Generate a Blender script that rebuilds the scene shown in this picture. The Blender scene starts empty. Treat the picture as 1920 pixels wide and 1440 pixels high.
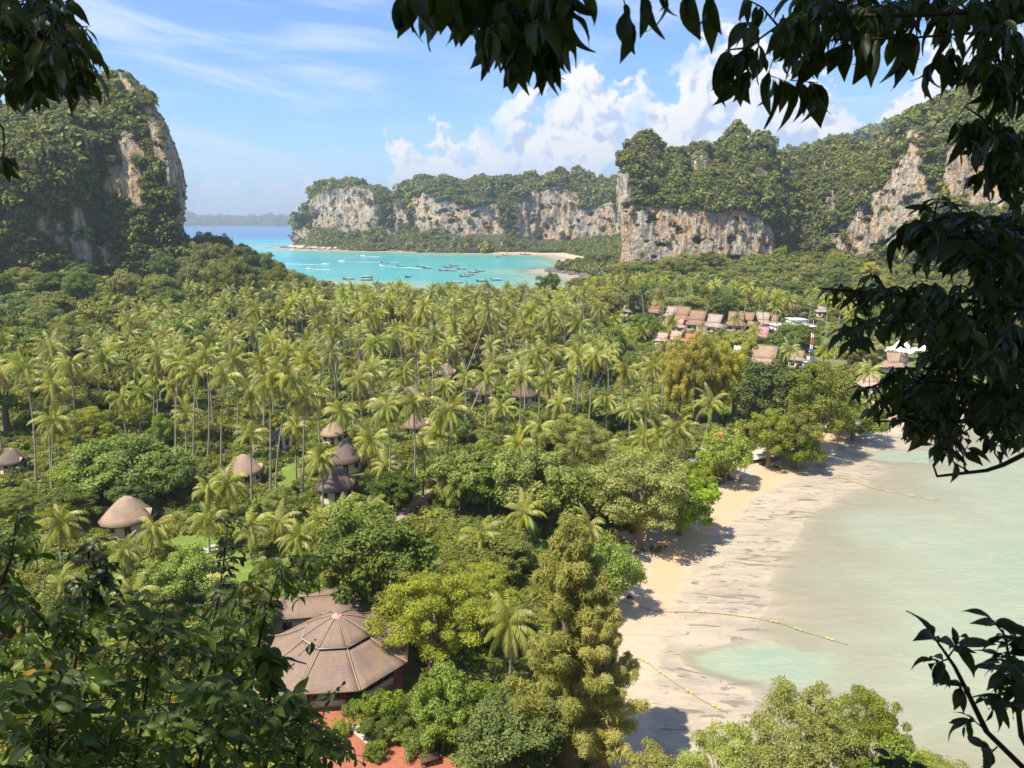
import bpy, bmesh, math, random
import numpy as np
from mathutils import Vector, Matrix

# ------------------------------------------------------------------ camera, sky, sun, exposure
SC = bpy.context.scene
COL = SC.collection
R = math.radians
FPX, PITCH, CAMZ = 1350.0, R(12.85), 52.0
cam_d = bpy.data.cameras.new('camera')
cam = bpy.data.objects.new('camera', cam_d); COL.objects.link(cam)
cam.location = (0, 0, CAMZ); cam.rotation_euler = (R(90) - PITCH, 0, 0)
cam_d.sensor_width = 36.0; cam_d.lens = FPX / 1920 * 36.0
cam_d.clip_start = 0.05; cam_d.clip_end = 60000
SC.camera = cam
cam_d.dof.use_dof = True; cam_d.dof.focus_distance = 180.0; cam_d.dof.aperture_fstop = 6.5   # a phone sized aperture

SUN_AZ = Vector((-0.80, -0.60, 0)).normalized(); SUN_EL = R(60)
SUN_DIR = Vector((SUN_AZ.x * math.cos(SUN_EL), SUN_AZ.y * math.cos(SUN_EL), math.sin(SUN_EL)))
sun_d = bpy.data.lights.new('sun', 'SUN'); sun_d.energy = 5.0; sun_d.angle = R(0.5); sun_d.color = (1.0, 0.93, 0.80)
sun = bpy.data.objects.new('sun', sun_d); COL.objects.link(sun)
sun.rotation_euler = (-SUN_DIR).to_track_quat('-Z', 'Y').to_euler()
sun.location = (0, 0, 400)

SC.view_settings.view_transform = 'Standard'; SC.view_settings.look = 'None'
SC.view_settings.exposure = 0.78; SC.view_settings.gamma = 1.0
SC.view_settings.use_curve_mapping = False
SC.render.engine = 'CYCLES'
SC.cycles.use_denoising = True
SC.cycles.max_bounces = 6; SC.cycles.diffuse_bounces = 3; SC.cycles.glossy_bounces = 2
SC.cycles.transmission_bounces = 3; SC.cycles.transparent_max_bounces = 6; SC.cycles.volume_bounces = 0
SC.cycles.caustics_reflective = False; SC.cycles.caustics_refractive = False

# ---- small node helper
class NT:
    def __init__(s, tree):
        s.t = tree; s.n = tree.nodes; s.l = tree.links
    def node(s, typ, **kw):
        n = s.n.new(typ)
        for k, v in kw.items(): setattr(n, k, v)
        return n
    def put(s, sock, v):
        if isinstance(v, bpy.types.NodeSocket): s.l.new(v, sock)
        elif v is not None:
            if hasattr(sock, 'default_value'):
                try: sock.default_value = v
                except Exception: sock.default_value = tuple(v) + (1.0,)
    def math(s, op, a, b=None, c=None, clamp=False):
        n = s.node('ShaderNodeMath', operation=op, use_clamp=clamp)
        for i, v in enumerate((a, b, c)):
            if v is not None: s.put(n.inputs[i], v)
        return n.outputs[0]
    def vmath(s, op, a, b=None):
        n = s.node('ShaderNodeVectorMath', operation=op)
        s.put(n.inputs[0], a)
        if b is not None: s.put(n.inputs[1], b)
        return n.outputs[0]
    def vscale(s, a, f):
        n = s.node('ShaderNodeVectorMath', operation='SCALE'); s.put(n.inputs[0], a); s.put(n.inputs['Scale'], f)
        return n.outputs[0]
    def mix(s, f, a, b, mode='MIX'):
        n = s.node('ShaderNodeMix', data_type='RGBA', blend_type=mode)
        s.put(n.inputs[0], f); s.put(n.inputs[6], a); s.put(n.inputs[7], b)
        return n.outputs[2]
    def noise(s, vec, scale, detail=3, rough=0.5, dist=0.0, out=0):
        n = s.node('ShaderNodeTexNoise')
        if vec is not None: s.put(n.inputs['Vector'], vec)
        s.put(n.inputs['Scale'], scale); s.put(n.inputs['Detail'], detail)
        s.put(n.inputs['Roughness'], rough); s.put(n.inputs['Distortion'], dist)
        return n.outputs[out]
    def range(s, v, a, b, c=0.0, d=1.0, smooth=True):
        n = s.node('ShaderNodeMapRange', interpolation_type='SMOOTHSTEP' if smooth else 'LINEAR')
        for i, x in enumerate((v, a, b, c, d)): s.put(n.inputs[i], x)
        return n.outputs[0]
    def attr(s, name, typ='GEOMETRY', out='Fac'):
        n = s.node('ShaderNodeAttribute', attribute_name=name, attribute_type=typ)
        return n.outputs[out]
    def mapping(s, vec, scale=(1, 1, 1), rot=(0, 0, 0), loc=(0, 0, 0)):
        n = s.node('ShaderNodeMapping')
        s.put(n.inputs['Vector'], vec); n.inputs['Scale'].default_value = scale
        n.inputs['Rotation'].default_value = rot; n.inputs['Location'].default_value = loc
        return n.outputs[0]

def build_world():
    w = bpy.data.worlds.new('World'); SC.world = w; w.use_nodes = True; w.cycles.sampling_method = 'NONE'
    t = NT(w.node_tree); t.n.clear()
    sky = t.node('ShaderNodeTexSky', sky_type='NISHITA', sun_disc=False)
    sky.sun_elevation = SUN_EL
    sky.sun_rotation = math.atan2(SUN_DIR.x, SUN_DIR.y)
    sky.altitude = 50; sky.air_density = 1.0; sky.dust_density = 0.6; sky.ozone_density = 2.2
    tc = t.node('ShaderNodeTexCoord').outputs['Generated']
    d = t.vmath('NORMALIZE', tc)
    sep = t.node('ShaderNodeSeparateXYZ'); t.put(sep.inputs[0], d)
    x, y, z = sep.outputs
    az = t.math('ARCTAN2', x, y)                      # 0 = straight ahead, + to the right
    hor = t.math('SQRT', t.math('ADD', t.math('MULTIPLY', x, x), t.math('MULTIPLY', y, y)))
    e = t.math('DIVIDE', z, t.math('MAXIMUM', hor, 0.02))  # tangent of the elevation
    # ---- cumulus: height of the cloud tops along the azimuth
    pts = [(-40, .05), (-22, .045), (-16, .03), (-10, .05), (-8.2, .085), (-6.2, .108), (-4.6, .118), (-2.6, .125), (-1.4, .130),
           (-0.2, .165), (1.6, .168), (4.2, .172), (5.8, .192), (7.3, .198), (8.2, .165), (10, .178), (11.6, .175), (12.2, .20),
           (14, .224), (16, .228), (18, .218), (21, .185), (23.5, .145), (24.6, .105), (25.4, .07), (26.0, .12), (26.8, .17),
           (28.5, .20), (31, .205), (34, .19), (37, .16), (40, .13)]
    def dens(dv, azv, ev):
        fc = t.node('ShaderNodeFloatCurve')
        cv = fc.mapping.curves[0]
        while len(cv.points) < len(pts): cv.points.new(0.5, 0.5)
        for p, (a, h) in zip(cv.points, pts): p.location = ((a + 40) / 80, h * 3.55); p.handle_type = 'VECTOR'
        fc.mapping.update()
        big = t.noise(dv, 9.0, 2, 0.5)
        azw = t.math('ADD', azv, t.math('MULTIPLY', t.math('SUBTRACT', big, 0.5), 0.05))
        t.put(fc.inputs['Value'], t.range(azw, R(-40), R(40), 0, 1, smooth=False))
        top = t.math('MULTIPLY', fc.outputs[0], 0.25)
        b = t.math('SUBTRACT', top, ev)
        n1 = t.noise(dv, 24.0, 6, 0.56, 0.0)
        bl = t.noise(dv, 46.0, 1.5, 0.5)
        bump = t.math('SUBTRACT', 0.20, t.math('ABSOLUTE', t.math('SUBTRACT', bl, 0.5)))
        s = t.math('ADD', t.math('MULTIPLY', b, 14.0), t.math('MULTIPLY', t.math('SUBTRACT', n1, 0.5), 2.8))
        return t.math('ADD', s, t.math('MULTIPLY', bump, 2.0)), b
    D0, b0 = dens(d, az, e)
    off = t.vmath('ADD', d, (-0.010, -0.0, 0.012))
    D1, _ = dens(off, t.math('ADD', az, -0.010), t.math('ADD', e, 0.012))
    lit = t.range(t.math('SUBTRACT', D0, D1), -0.36, 0.30)
    holes = t.range(t.noise(d, 15.0, 3, 0.55), 0.30, 0.50, 0.30, 1.0)
    low = t.range(e, -0.01, 0.10, 0.25, 1.0)
    alpha = t.math('MULTIPLY', t.math('MULTIPLY', t.range(D0, 0.0, 0.34), low), holes)
    deep = t.range(D0, 0.4, 2.6)
    lit2 = t.math('MULTIPLY', lit, t.math('SUBTRACT', 1.0, t.math('MULTIPLY', deep, 0.25)))
    ccol = t.mix(lit2, (0.54, 0.64, 0.86), (1.0, 0.985, 0.96))
    # ---- thin cirrus streaks
    comb = t.node('ShaderNodeCombineXYZ')
    t.put(comb.inputs[0], t.math('MULTIPLY', az, 2.2)); t.put(comb.inputs[1], t.math('ADD', t.math('MULTIPLY', e, 13.0), t.math('MULTIPLY', az, 1.6)))
    ci = t.noise(comb.outputs[0], 1.6, 6, 0.60, 0.6)
    cib = t.noise(d, 3.0, 3, 0.5)
    cir = t.math('MULTIPLY', t.range(ci, 0.44, 0.70), t.range(cib, 0.25, 0.6))
    cir = t.math('MULTIPLY', cir, 0.75)
    haze = t.range(e, 0.0, 0.12, 0.20, 0.0)
    blue = t.mix(1.0, sky.outputs[0], (0.62, 0.83, 1.08, 1), 'MULTIPLY')
    base = t.mix(haze, blue, (0.44 / 0.115, 0.55 / 0.115, 0.72 / 0.115, 1))
    # bring the physical sky to display range through the background strength
    k = 0.115
    cl = t.vscale(ccol, 0.66 / k)
    cc = (0.46 / k, 0.53 / k, 0.63 / k, 1)
    c1 = t.mix(cir, base, cc)
    c2 = t.mix(alpha, c1, cl)
    bg = t.node('ShaderNodeBackground'); t.put(bg.inputs[0], c2); bg.inputs[1].default_value = k
    out = t.node('ShaderNodeOutputWorld'); t.l.new(bg.outputs[0], out.inputs[0])
build_world()

# ------------------------------------------------------------------ helpers
rng = np.random.default_rng(7); random.seed(7)
CP, SP = math.cos(PITCH), math.sin(PITCH)
def ray(px, py):
    cx = (px - 960) / FPX; cy = (720 - py) / FPX
    return cx, CP + cy * SP, -SP + cy * CP
def gp(px, py, z=2.3):                    # where the view ray of a photo point meets height z
    a, b, c = ray(px, py); k = (z - CAMZ) / c
    return a * k, b * k
def at(px, py, Y):                        # a photo point at distance Y
    a, b, c = ray(px, py); k = Y / b
    return Vector((a * k, Y, CAMZ + c * k))
def proj(x, y, z):
    dz = z - CAMZ; f = y * CP - dz * SP; u = y * SP + dz * CP
    f = np.maximum(f, 1e-3)
    return 960 + FPX * x / f, 720 - FPX * u / f
def inpoly(px, py, poly):
    px = np.asarray(px, float); py = np.asarray(py, float)
    r = np.zeros(px.shape, bool); n = len(poly); j = n - 1
    for i in range(n):
        xi, yi = poly[i]; xj, yj = poly[j]
        c = ((yi > py) != (yj > py)) & (px < (xj - xi) * (py - yi) / ((yj - yi) or 1e-9) + xi)
        r ^= c; j = i
    return r
_perm = np.random.default_rng(3).permutation(512)
_grad = np.random.default_rng(4).normal(size=(512, 3)); _grad /= np.linalg.norm(_grad, axis=1)[:, None]
def perlin(P):
    P = np.asarray(P, float); i = np.floor(P).astype(int); f = P - i
    u = f * f * f * (f * (f * 6 - 15) + 10); o = 0
    for dx in (0, 1):
        for dy in (0, 1):
            for dz in (0, 1):
                h = _perm[(_perm[(_perm[(i[..., 0] + dx) & 511] + i[..., 1] + dy) & 511] + i[..., 2] + dz) & 511]
                g = (_grad[h] * (f - np.array([dx, dy, dz]))).sum(-1)
                w = (u[..., 0] if dx else 1 - u[..., 0]) * (u[..., 1] if dy else 1 - u[..., 1]) * (u[..., 2] if dz else 1 - u[..., 2])
                o = o + w * g
    return o
def fbm(P, oct=4, rough=0.5):
    s, a = 0, 1.0
    for k in range(oct): s = s + a * perlin(P * 2 ** k + 17.3 * k); a *= rough
    return s
def mesh(name, V, F=None, mat=None, attrs=None, T=None, smooth=False, mats=None, fmat=None):
    """V (n,3); F quads (m,4); T tris (k,3)"""
    me = bpy.data.meshes.new(name)
    V = np.asarray(V, np.float32).reshape(-1, 3)
    parts = [np.asarray(a, np.int32).reshape(-1, c) for a, c in ((F, 4), (T, 3)) if a is not None and len(a)]
    me.vertices.add(len(V)); me.vertices.foreach_set('co', V.ravel())
    nl = sum(p.size for p in parts); npoly = sum(len(p) for p in parts)
    me.loops.add(nl); me.polygons.add(npoly)
    me.loops.foreach_set('vertex_index', np.concatenate([p.ravel() for p in parts]))
    cnt = np.concatenate([np.full(len(p), p.shape[1], np.int32) for p in parts])
    me.polygons.foreach_set('loop_start', np.concatenate([[0], np.cumsum(cnt)[:-1]]).astype(np.int32))
    me.polygons.foreach_set('loop_total', cnt)
    if smooth: me.polygons.foreach_set('use_smooth', np.ones(npoly, bool))
    for k, a in (attrs or {}).items():
        at_ = me.attributes.new(k, 'FLOAT', 'POINT'); at_.data.foreach_set('value', np.asarray(a, np.float32))
    for m in (mats or ([mat] if mat else [])): me.materials.append(m)
    if fmat is not None: me.polygons.foreach_set('material_index', np.asarray(fmat, np.int32))
    me.update(calc_edges=True); me.validate()
    return me
def obj(name, data, parent=None, loc=None, rot=None, scale=None):
    o = bpy.data.objects.new(name, data); COL.objects.link(o)
    if parent: o.parent = parent
    if loc is not None: o.location = loc
    if rot is not None: o.rotation_euler = rot
    if scale is not None: o.scale = scale if hasattr(scale, '__len__') else (scale,) * 3
    return o
def tag(o, label=None, cat=None, group=None, kind=None):
    if label: o['label'] = label
    if cat: o['category'] = cat
    if group: o['group'] = group
    if kind: o['kind'] = kind
    return o
def thing(name, label, cat, loc=(0, 0, 0), rz=0, group=None):
    return tag(obj(name, None, loc=loc, rot=(0, 0, rz)), label, cat, group)
def tube(pts, rad, n=6, cap=True):
    pts = [Vector(p) for p in pts]; V = []; F = []
    rad = rad if hasattr(rad, '__len__') else [rad] * len(pts)
    ref = Vector((0.31, 0.87, 0.38)).normalized()
    for i, p in enumerate(pts):
        d = (pts[min(i + 1, len(pts) - 1)] - pts[max(i - 1, 0)])
        d = d.normalized() if d.length > 1e-9 else Vector((0, 0, 1))
        a = d.cross(ref)
        if a.length < 1e-3: a = d.cross(Vector((1, 0, 0)))
        a.normalize(); b = d.cross(a)
        for k in range(n):
            t = 2 * math.pi * k / n; V.append(p + (a * math.cos(t) + b * math.sin(t)) * rad[i])
        if i:
            o0 = (i - 1) * n; o1 = i * n
            for k in range(n): F.append((o0 + k, o0 + (k + 1) % n, o1 + (k + 1) % n, o1 + k))
    T = []
    if cap:
        V.append(pts[-1]); c = len(V) - 1; o1 = (len(pts) - 1) * n
        T += [(o1 + k, o1 + (k + 1) % n, c) for k in range(n)]
    return V, F, T
class MB:                                  # collects shapes into one mesh
    def __init__(s): s.V = []; s.F = []; s.T = []; s.m = []; s.mt = []
    def add(s, V, F=(), T=(), m=0):
        o = len(s.V); s.V += [tuple(v) for v in V]
        s.F += [tuple(i + o for i in f) for f in F]; s.T += [tuple(i + o for i in f) for f in T]
        s.m += [m] * len(F); s.mt += [m] * len(T); return s
    def box(s, c, size, rz=0, m=0, M=None):
        hx, hy, hz = (q / 2 for q in size)
        vs = [Vector((sx * hx, sy * hy, sz * hz)) for sz in (-1, 1) for sx, sy in ((-1, -1), (1, -1), (1, 1), (-1, 1))]
        rot = Matrix.Rotation(rz, 3, 'Z'); vs = [rot @ v + Vector(c) for v in vs]
        if M is not None: vs = [M @ v for v in vs]
        return s.add(vs, [(3, 2, 1, 0), (4, 5, 6, 7), (0, 1, 5, 4), (1, 2, 6, 5), (2, 3, 7, 6), (3, 0, 4, 7)], m=m)
    def tube(s, pts, rad, n=6, m=0):
        V, F, T = tube(pts, rad, n); return s.add(V, F, T, m)
    def build(s, name, mats, parent=None, smooth=False, **kw):
        mats = mats if isinstance(mats, (list, tuple)) else [mats]
        return obj(name, mesh(name, s.V, s.F, T=s.T, mats=mats, fmat=s.m + s.mt, smooth=smooth), parent, **kw)

# ------------------------------------------------------------------ materials
MATS = {}
def newmat(name):
    m = bpy.data.materials.new(name); m.use_nodes = True; MATS[name] = m
    t = NT(m.node_tree); t.n.clear()
    out = t.node('ShaderNodeOutputMaterial'); t.out = out
    return m, t
def pbsdf(t, col, rough=0.7, spec=0.3, normal=None, **kw):
    b = t.node('ShaderNodeBsdfPrincipled')
    t.put(b.inputs['Base Color'], col); t.put(b.inputs['Roughness'], rough); t.put(b.inputs['Specular IOR Level'], spec)
    if normal is not None: t.put(b.inputs['Normal'], normal)
    for k, v in kw.items(): t.put(b.inputs[k], v)
    return b
def objcoord(t): return t.node('ShaderNodeTexCoord').outputs['Object']
def worldpos(t): return t.node('ShaderNodeNewGeometry').outputs['Position']
def bump(t, h, strength=0.5, dist=1.0):
    n = t.node('ShaderNodeBump'); t.put(n.inputs['Height'], h); n.inputs['Strength'].default_value = strength
    n.inputs['Distance'].default_value = dist; return n.outputs[0]

def simple(name, col, rough=0.75, spec=0.25, var=0.25, scale=1.5, metal=0.0, bumpy=0.0):
    m, t = newmat(name)
    p = objcoord(t); n = t.noise(p, scale, 5, 0.6)
    c = t.mix(n, tuple(v * (1 - var) for v in col), tuple(min(1, v * (1 + var)) for v in col))
    nr = bump(t, t.noise(p, scale * 6, 3), bumpy, 0.05) if bumpy else None
    b = pbsdf(t, c, rough, spec, nr, Metallic=metal)
    t.l.new(b.outputs[0], t.out.inputs[0]); return m

def leafmat(name, c_dark, c_mid, c_light, trans=0.42, rough=0.55, hue=0.10, spec=0.22, old=None, patch=None):
    """foliage: per-leaf variation (rnd), per-plant variation (object random), optional age colour"""
    m, t = newmat(name)
    r = t.attr('rnd'); oi = t.node('ShaderNodeObjectInfo').outputs['Random']
    c = t.mix(t.range(r, 0.0, 0.55, smooth=False), c_dark, c_mid)
    c = t.mix(t.range(r, 0.55, 1.0, smooth=False), c, c_light)
    hs = t.node('ShaderNodeHueSaturation')
    t.put(hs.inputs['Hue'], t.range(oi, 0, 1, 0.5 - hue * 0.20, 0.5 + hue * 0.10, smooth=False))
    oi2 = t.math('FRACT', t.math('MULTIPLY', oi, 7.31))
    t.put(hs.inputs['Value'], t.range(oi2, 0, 1, 0.72, 1.25, smooth=False))
    oi3 = t.math('FRACT', t.math('MULTIPLY', oi, 13.7))
    t.put(hs.inputs['Saturation'], t.range(oi3, 0, 1, 0.82, 1.05, smooth=False))
    t.put(hs.inputs['Color'], c); c = hs.outputs[0]
    if patch:
        c = t.mix(t.range(t.noise(worldpos(t), patch[0], 2), 0.52, 0.66), c, patch[1])
    if old:
        a = t.attr('age')
        c = t.mix(t.range(a, 0.45, 0.75), c, old[0]); c = t.mix(t.range(a, 0.8, 1.0), c, old[1])
    b = pbsdf(t, c, rough, spec)
    tr = t.node('ShaderNodeBsdfTranslucent')
    t.put(tr.inputs[0], t.mix(0.5, c, t.mix(1.0, c, (1.35, 1.25, 0.45), 'MULTIPLY')))
    mx = t.node('ShaderNodeMixShader'); mx.inputs[0].default_value = trans
    t.l.new(b.outputs[0], mx.inputs[1]); t.l.new(tr.outputs[0], mx.inputs[2])
    t.l.new(mx.outputs[0], t.out.inputs[0]); return m

LEAF = {
    'broad':  leafmat('leaf_broad',  (.070, .115, .022), (.155, .22, .034), (.27, .33, .050)),
    'bright': leafmat('leaf_bright', (.13, .185, .024), (.26, .345, .036), (.40, .46, .058)),
    'olive':  leafmat('leaf_olive',  (.15, .165, .034), (.285, .30, .054), (.42, .41, .08)),
    'feather': leafmat('leaf_feather', (.18, .215, .038), (.33, .37, .060), (.47, .49, .09), trans=.46),
    'casu':   leafmat('leaf_casuarina', (.30, .29, .045), (.48, .455, .075), (.62, .56, .12), hue=.05, trans=.5),
    'yellow': leafmat('leaf_yellow', (.18, .21, .026), (.29, .33, .038), (.41, .42, .065)),
    'karst':  leafmat('leaf_karst', (.070, .092, .018), (.19, .215, .034), (.37, .36, .056), hue=.16, trans=.35),
    'palm':   leafmat('leaf_palm', (.165, .195, .024), (.33, .355, .045), (.51, .51, .092), rough=.40, spec=.4, trans=.36, hue=.12,
                      old=((.46, .36, .06), (.30, .19, .08))),
    'under':  leafmat('leaf_under', (.12, .155, .026), (.25, .295, .038), (.41, .41, .055), hue=.2),
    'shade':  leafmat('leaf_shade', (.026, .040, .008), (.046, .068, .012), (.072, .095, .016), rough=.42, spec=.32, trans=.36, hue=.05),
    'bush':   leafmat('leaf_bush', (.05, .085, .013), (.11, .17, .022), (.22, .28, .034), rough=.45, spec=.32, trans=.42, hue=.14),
}
MATS['bark'] = simple('bark', (.20, .155, .115), .9, .1, .4, 2.0, bumpy=.4)
MATS['bark_dark'] = simple('bark_dark', (.055, .040, .030), .9, .1, .4, 6.0)
def m_palmtrunk():
    m, t = newmat('palm_trunk'); p = objcoord(t)
    w = t.node('ShaderNodeTexWave', bands_direction='Z'); t.put(w.inputs['Vector'], p); w.inputs['Scale'].default_value = 1.6
    w.inputs['Distortion'].default_value = 1.5
    n = t.noise(p, 0.7, 4, .6)
    c = t.mix(n, (.25, .22, .175), (.46, .42, .35)); c = t.mix(t.math('MULTIPLY', w.outputs['Fac'], .35), c, (.17, .14, .11))
    b = pbsdf(t, c, .85, .15, bump(t, w.outputs['Fac'], .3, .05)); t.l.new(b.outputs[0], t.out.inputs[0]); return m
MATS['palm_trunk'] = m_palmtrunk()

def m_rock():
    m, t = newmat('limestone')
    p = worldpos(t)
    big = t.noise(p, 0.028, 4, .6)
    st = t.mapping(p, (0.30, 0.30, 0.028))
    streak = t.noise(st, 1.0, 6, .62, .4)
    st2 = t.mapping(p, (0.11, 0.11, 0.018)); streak2 = t.noise(st2, 1.0, 5, .6, .6)
    fine = t.noise(p, 0.42, 7, .65)
    c = t.mix(t.range(fine, .3, .7), (.23, .205, .17), (.54, .465, .365))
    c = t.mix(t.range(streak, .45, .63), c, (.68, .575, .44))
    org = t.math('MULTIPLY', t.range(streak2, .42, .56), t.range(big, .34, .50))
    c = t.mix(t.math('MULTIPLY', org, .78), c, (.64, .40, .21))
    thin = t.noise(t.mapping(p, (.85, .85, .022)), 1.0, 4, .6, .2)
    c = t.mix(t.range(thin, .53, .62, 0, .60), c, (.20, .172, .14))
    c = t.mix(t.range(thin, .36, .46, .55, 0), c, (.72, .61, .46))
    rust = t.range(t.noise(p, .045, 5, .6), .60, .72)
    c = t.mix(t.math('MULTIPLY', rust, .6), c, (.50, .22, .10))
    dark = t.math('MULTIPLY', t.range(t.noise(t.mapping(p, (.30, .30, .02)), 1.0, 5, .65, .3), .50, .62), t.range(t.noise(p, .035, 3), .34, .52))
    c = t.mix(t.math('MULTIPLY', dark, .72), c, (.10, .10, .10))
    top = t.range(t.node('ShaderNodeSeparateXYZ').outputs[2], .35, .75)
    sep = top.node.inputs[0].links[0].from_node; t.put(sep.inputs[0], t.node('ShaderNodeNewGeometry').outputs['Normal'])
    veg = t.math('MAXIMUM', top, t.attr('veg'))
    c = t.mix(t.math('MULTIPLY', veg, .92), c, t.mix(fine, (.035, .05, .018), (.085, .10, .035)))
    h = t.math('ADD', t.math('ADD', t.math('MULTIPLY', thin, 1.2), t.math('MULTIPLY', streak, 1.4)), t.math('ADD', fine, t.math('MULTIPLY', t.noise(p, 1.1, 5, .6), .5)))
    b = pbsdf(t, c, .92, .1, bump(t, h, .9, 2.2)); t.l.new(b.outputs[0], t.out.inputs[0]); return m
MATS['rock'] = m_rock()

# ------------------------------------------------------------------ terrain
east_px = [(1212, 1440), (1216, 1300), (1258, 1140), (1300, 1060), (1345, 1000), (1420, 930), (1515, 884), (1545, 858), (1592, 824),
           (1660, 800), (1760, 772), (1920, 748), (2200, 715)]
east = [gp(x, y, .5) for x, y in east_px]
LAND = [(-2600, -900), (-2600, 900), (-700, 700), (-330, 640), (-205, 600), (-176, 570), (-140, 555), (-100, 535), (-50, 520), (0, 515), (60, 548),
        (82, 620), (66, 700), (43, 742), (44, 775), (90, 800), (86, 950), (66, 1106), (40, 1120), (-20, 1150), (-106, 1190), (-180, 1225), (-241, 1250),
        (-327, 1300), (-400, 1345), (-436, 1400), (-440, 1470), (-330, 1650), (200, 2000), (2600, 2000), (2600, 420), (700, 330)] + east[::-1] + \
       [(16, 54), (34, 47), (70, 40), (130, 25), (400, -40), (2600, -500), (2600, -900)]
LA = np.array(LAND)
def sdist(x, y):
    """signed distance to the shoreline, positive on land"""
    P = np.stack([x, y], -1); best = np.full(x.shape, 1e9)
    for i in range(len(LA)):
        a = LA[i]; b = LA[(i + 1) % len(LA)]; ab = b - a
        t = np.clip(((P - a) @ ab) / (ab @ ab), 0, 1)
        dd = P - a - t[..., None] * ab
        best = np.minimum(best, np.sqrt((dd ** 2).sum(-1)))
    return np.where(inpoly(x, y, LAND), best, -best)
def sst(a, b, v):
    t = np.clip((v - a) / (b - a), 0, 1); return t * t * (3 - 2 * t)
HILL_Y = [-400, -60, -12, -2.5, 1.2, 3.2, 6, 12, 30, 44, 52]
HILL_Z = [150, 100, 62, 51.2, 50.2, 46.0, 42.5, 34, 9, 3.0, 0]
def height(x, y, sd=None):
    x = np.asarray(x, float); y = np.asarray(y, float)
    if sd is None: sd = sdist(x, y)
    eastern = sst(-20, 20, x) * (1 - sst(380, 460, y))
    inl = 0.5 + np.clip(sd / 13, 0, 1) * 1.7 + .0 * x
    n = fbm(np.stack([x / 60, y / 60, 0 * x], -1), 3)
    inl = inl + np.clip((sd - 10) / 40, 0, 1) * n * .6
    out = np.where(eastern > .5, np.maximum(.5 + sd * .046, .06 + sd * .0125), .5 + sd * .03)
    flat = fbm(np.stack([x / 26, y / 14, 0 * x + 5], -1), 3) * .16
    out = np.maximum(out + flat * np.clip(-sd / 8, 0, 1), -14)
    # tidal pool and gully in the flats
    for (cx, cy, rx, ry, dp) in POOLS:
        wx_ = x + 3.5 * fbm(np.stack([x / 7, y / 7, 0 * x + 2], -1), 3); wy_ = y + 2.5 * fbm(np.stack([x / 6, y / 6, 0 * x + 8], -1), 3)
        out = out - dp * np.exp(-(((wx_ - cx) / rx) ** 2 + ((wy_ - cy) / ry) ** 2) ** 2)
    h = np.where(sd > 0, inl, out)
    ramp = sst(430, 620, y) * sst(40, 140, x) * 12 * np.clip(sd / 60, 0, 1)
    ramp = ramp + sst(200, 380, y) * sst(-60, -190, x) * 16 * np.clip(sd / 60, 0, 1)
    h = h + ramp
    hill = np.interp(y + 4 * fbm(np.stack([x / 9, y / 9, 0 * x + 9], -1), 2), HILL_Y, HILL_Z) - sst(30, 120, x) * 30
    return np.maximum(h, np.where(y < 52, hill, -50))
def gy(px, py):
    return gp(px, py, .2)
POOLS = [(*gy(1680, 853), 11, 4.5, .55), (*gy(1345, 1235), 9, 3.2, .40), (*gy(1440, 1245), 8, 4.0, .35)]
def lin(*seg):
    o = []
    for a, b, s in seg: o += list(np.arange(a, b, s))
    return np.array(o)
GX = lin((-2600, -600, 80), (-600, -160, 10), (-160, 220, 2), (220, 600, 10), (600, 2601, 80))
GY = lin((-900, -60, 60), (-60, 0, 4), (0, 170, 1.5), (170, 420, 3), (420, 800, 6), (800, 1500, 12), (1500, 2001, 60))
def tensor(xs, ys):
    X, Y = np.meshgrid(xs, ys); nx, ny = len(xs), len(ys)
    i = np.arange(nx * ny).reshape(ny, nx)
    F = np.stack([i[:-1, :-1], i[:-1, 1:], i[1:, 1:], i[1:, :-1]], -1).reshape(-1, 4)
    return X.ravel(), Y.ravel(), F
gx, gyy, GF = tensor(GX, GY)
gsd = sdist(gx, gyy); gh = height(gx, gyy, gsd)

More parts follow.
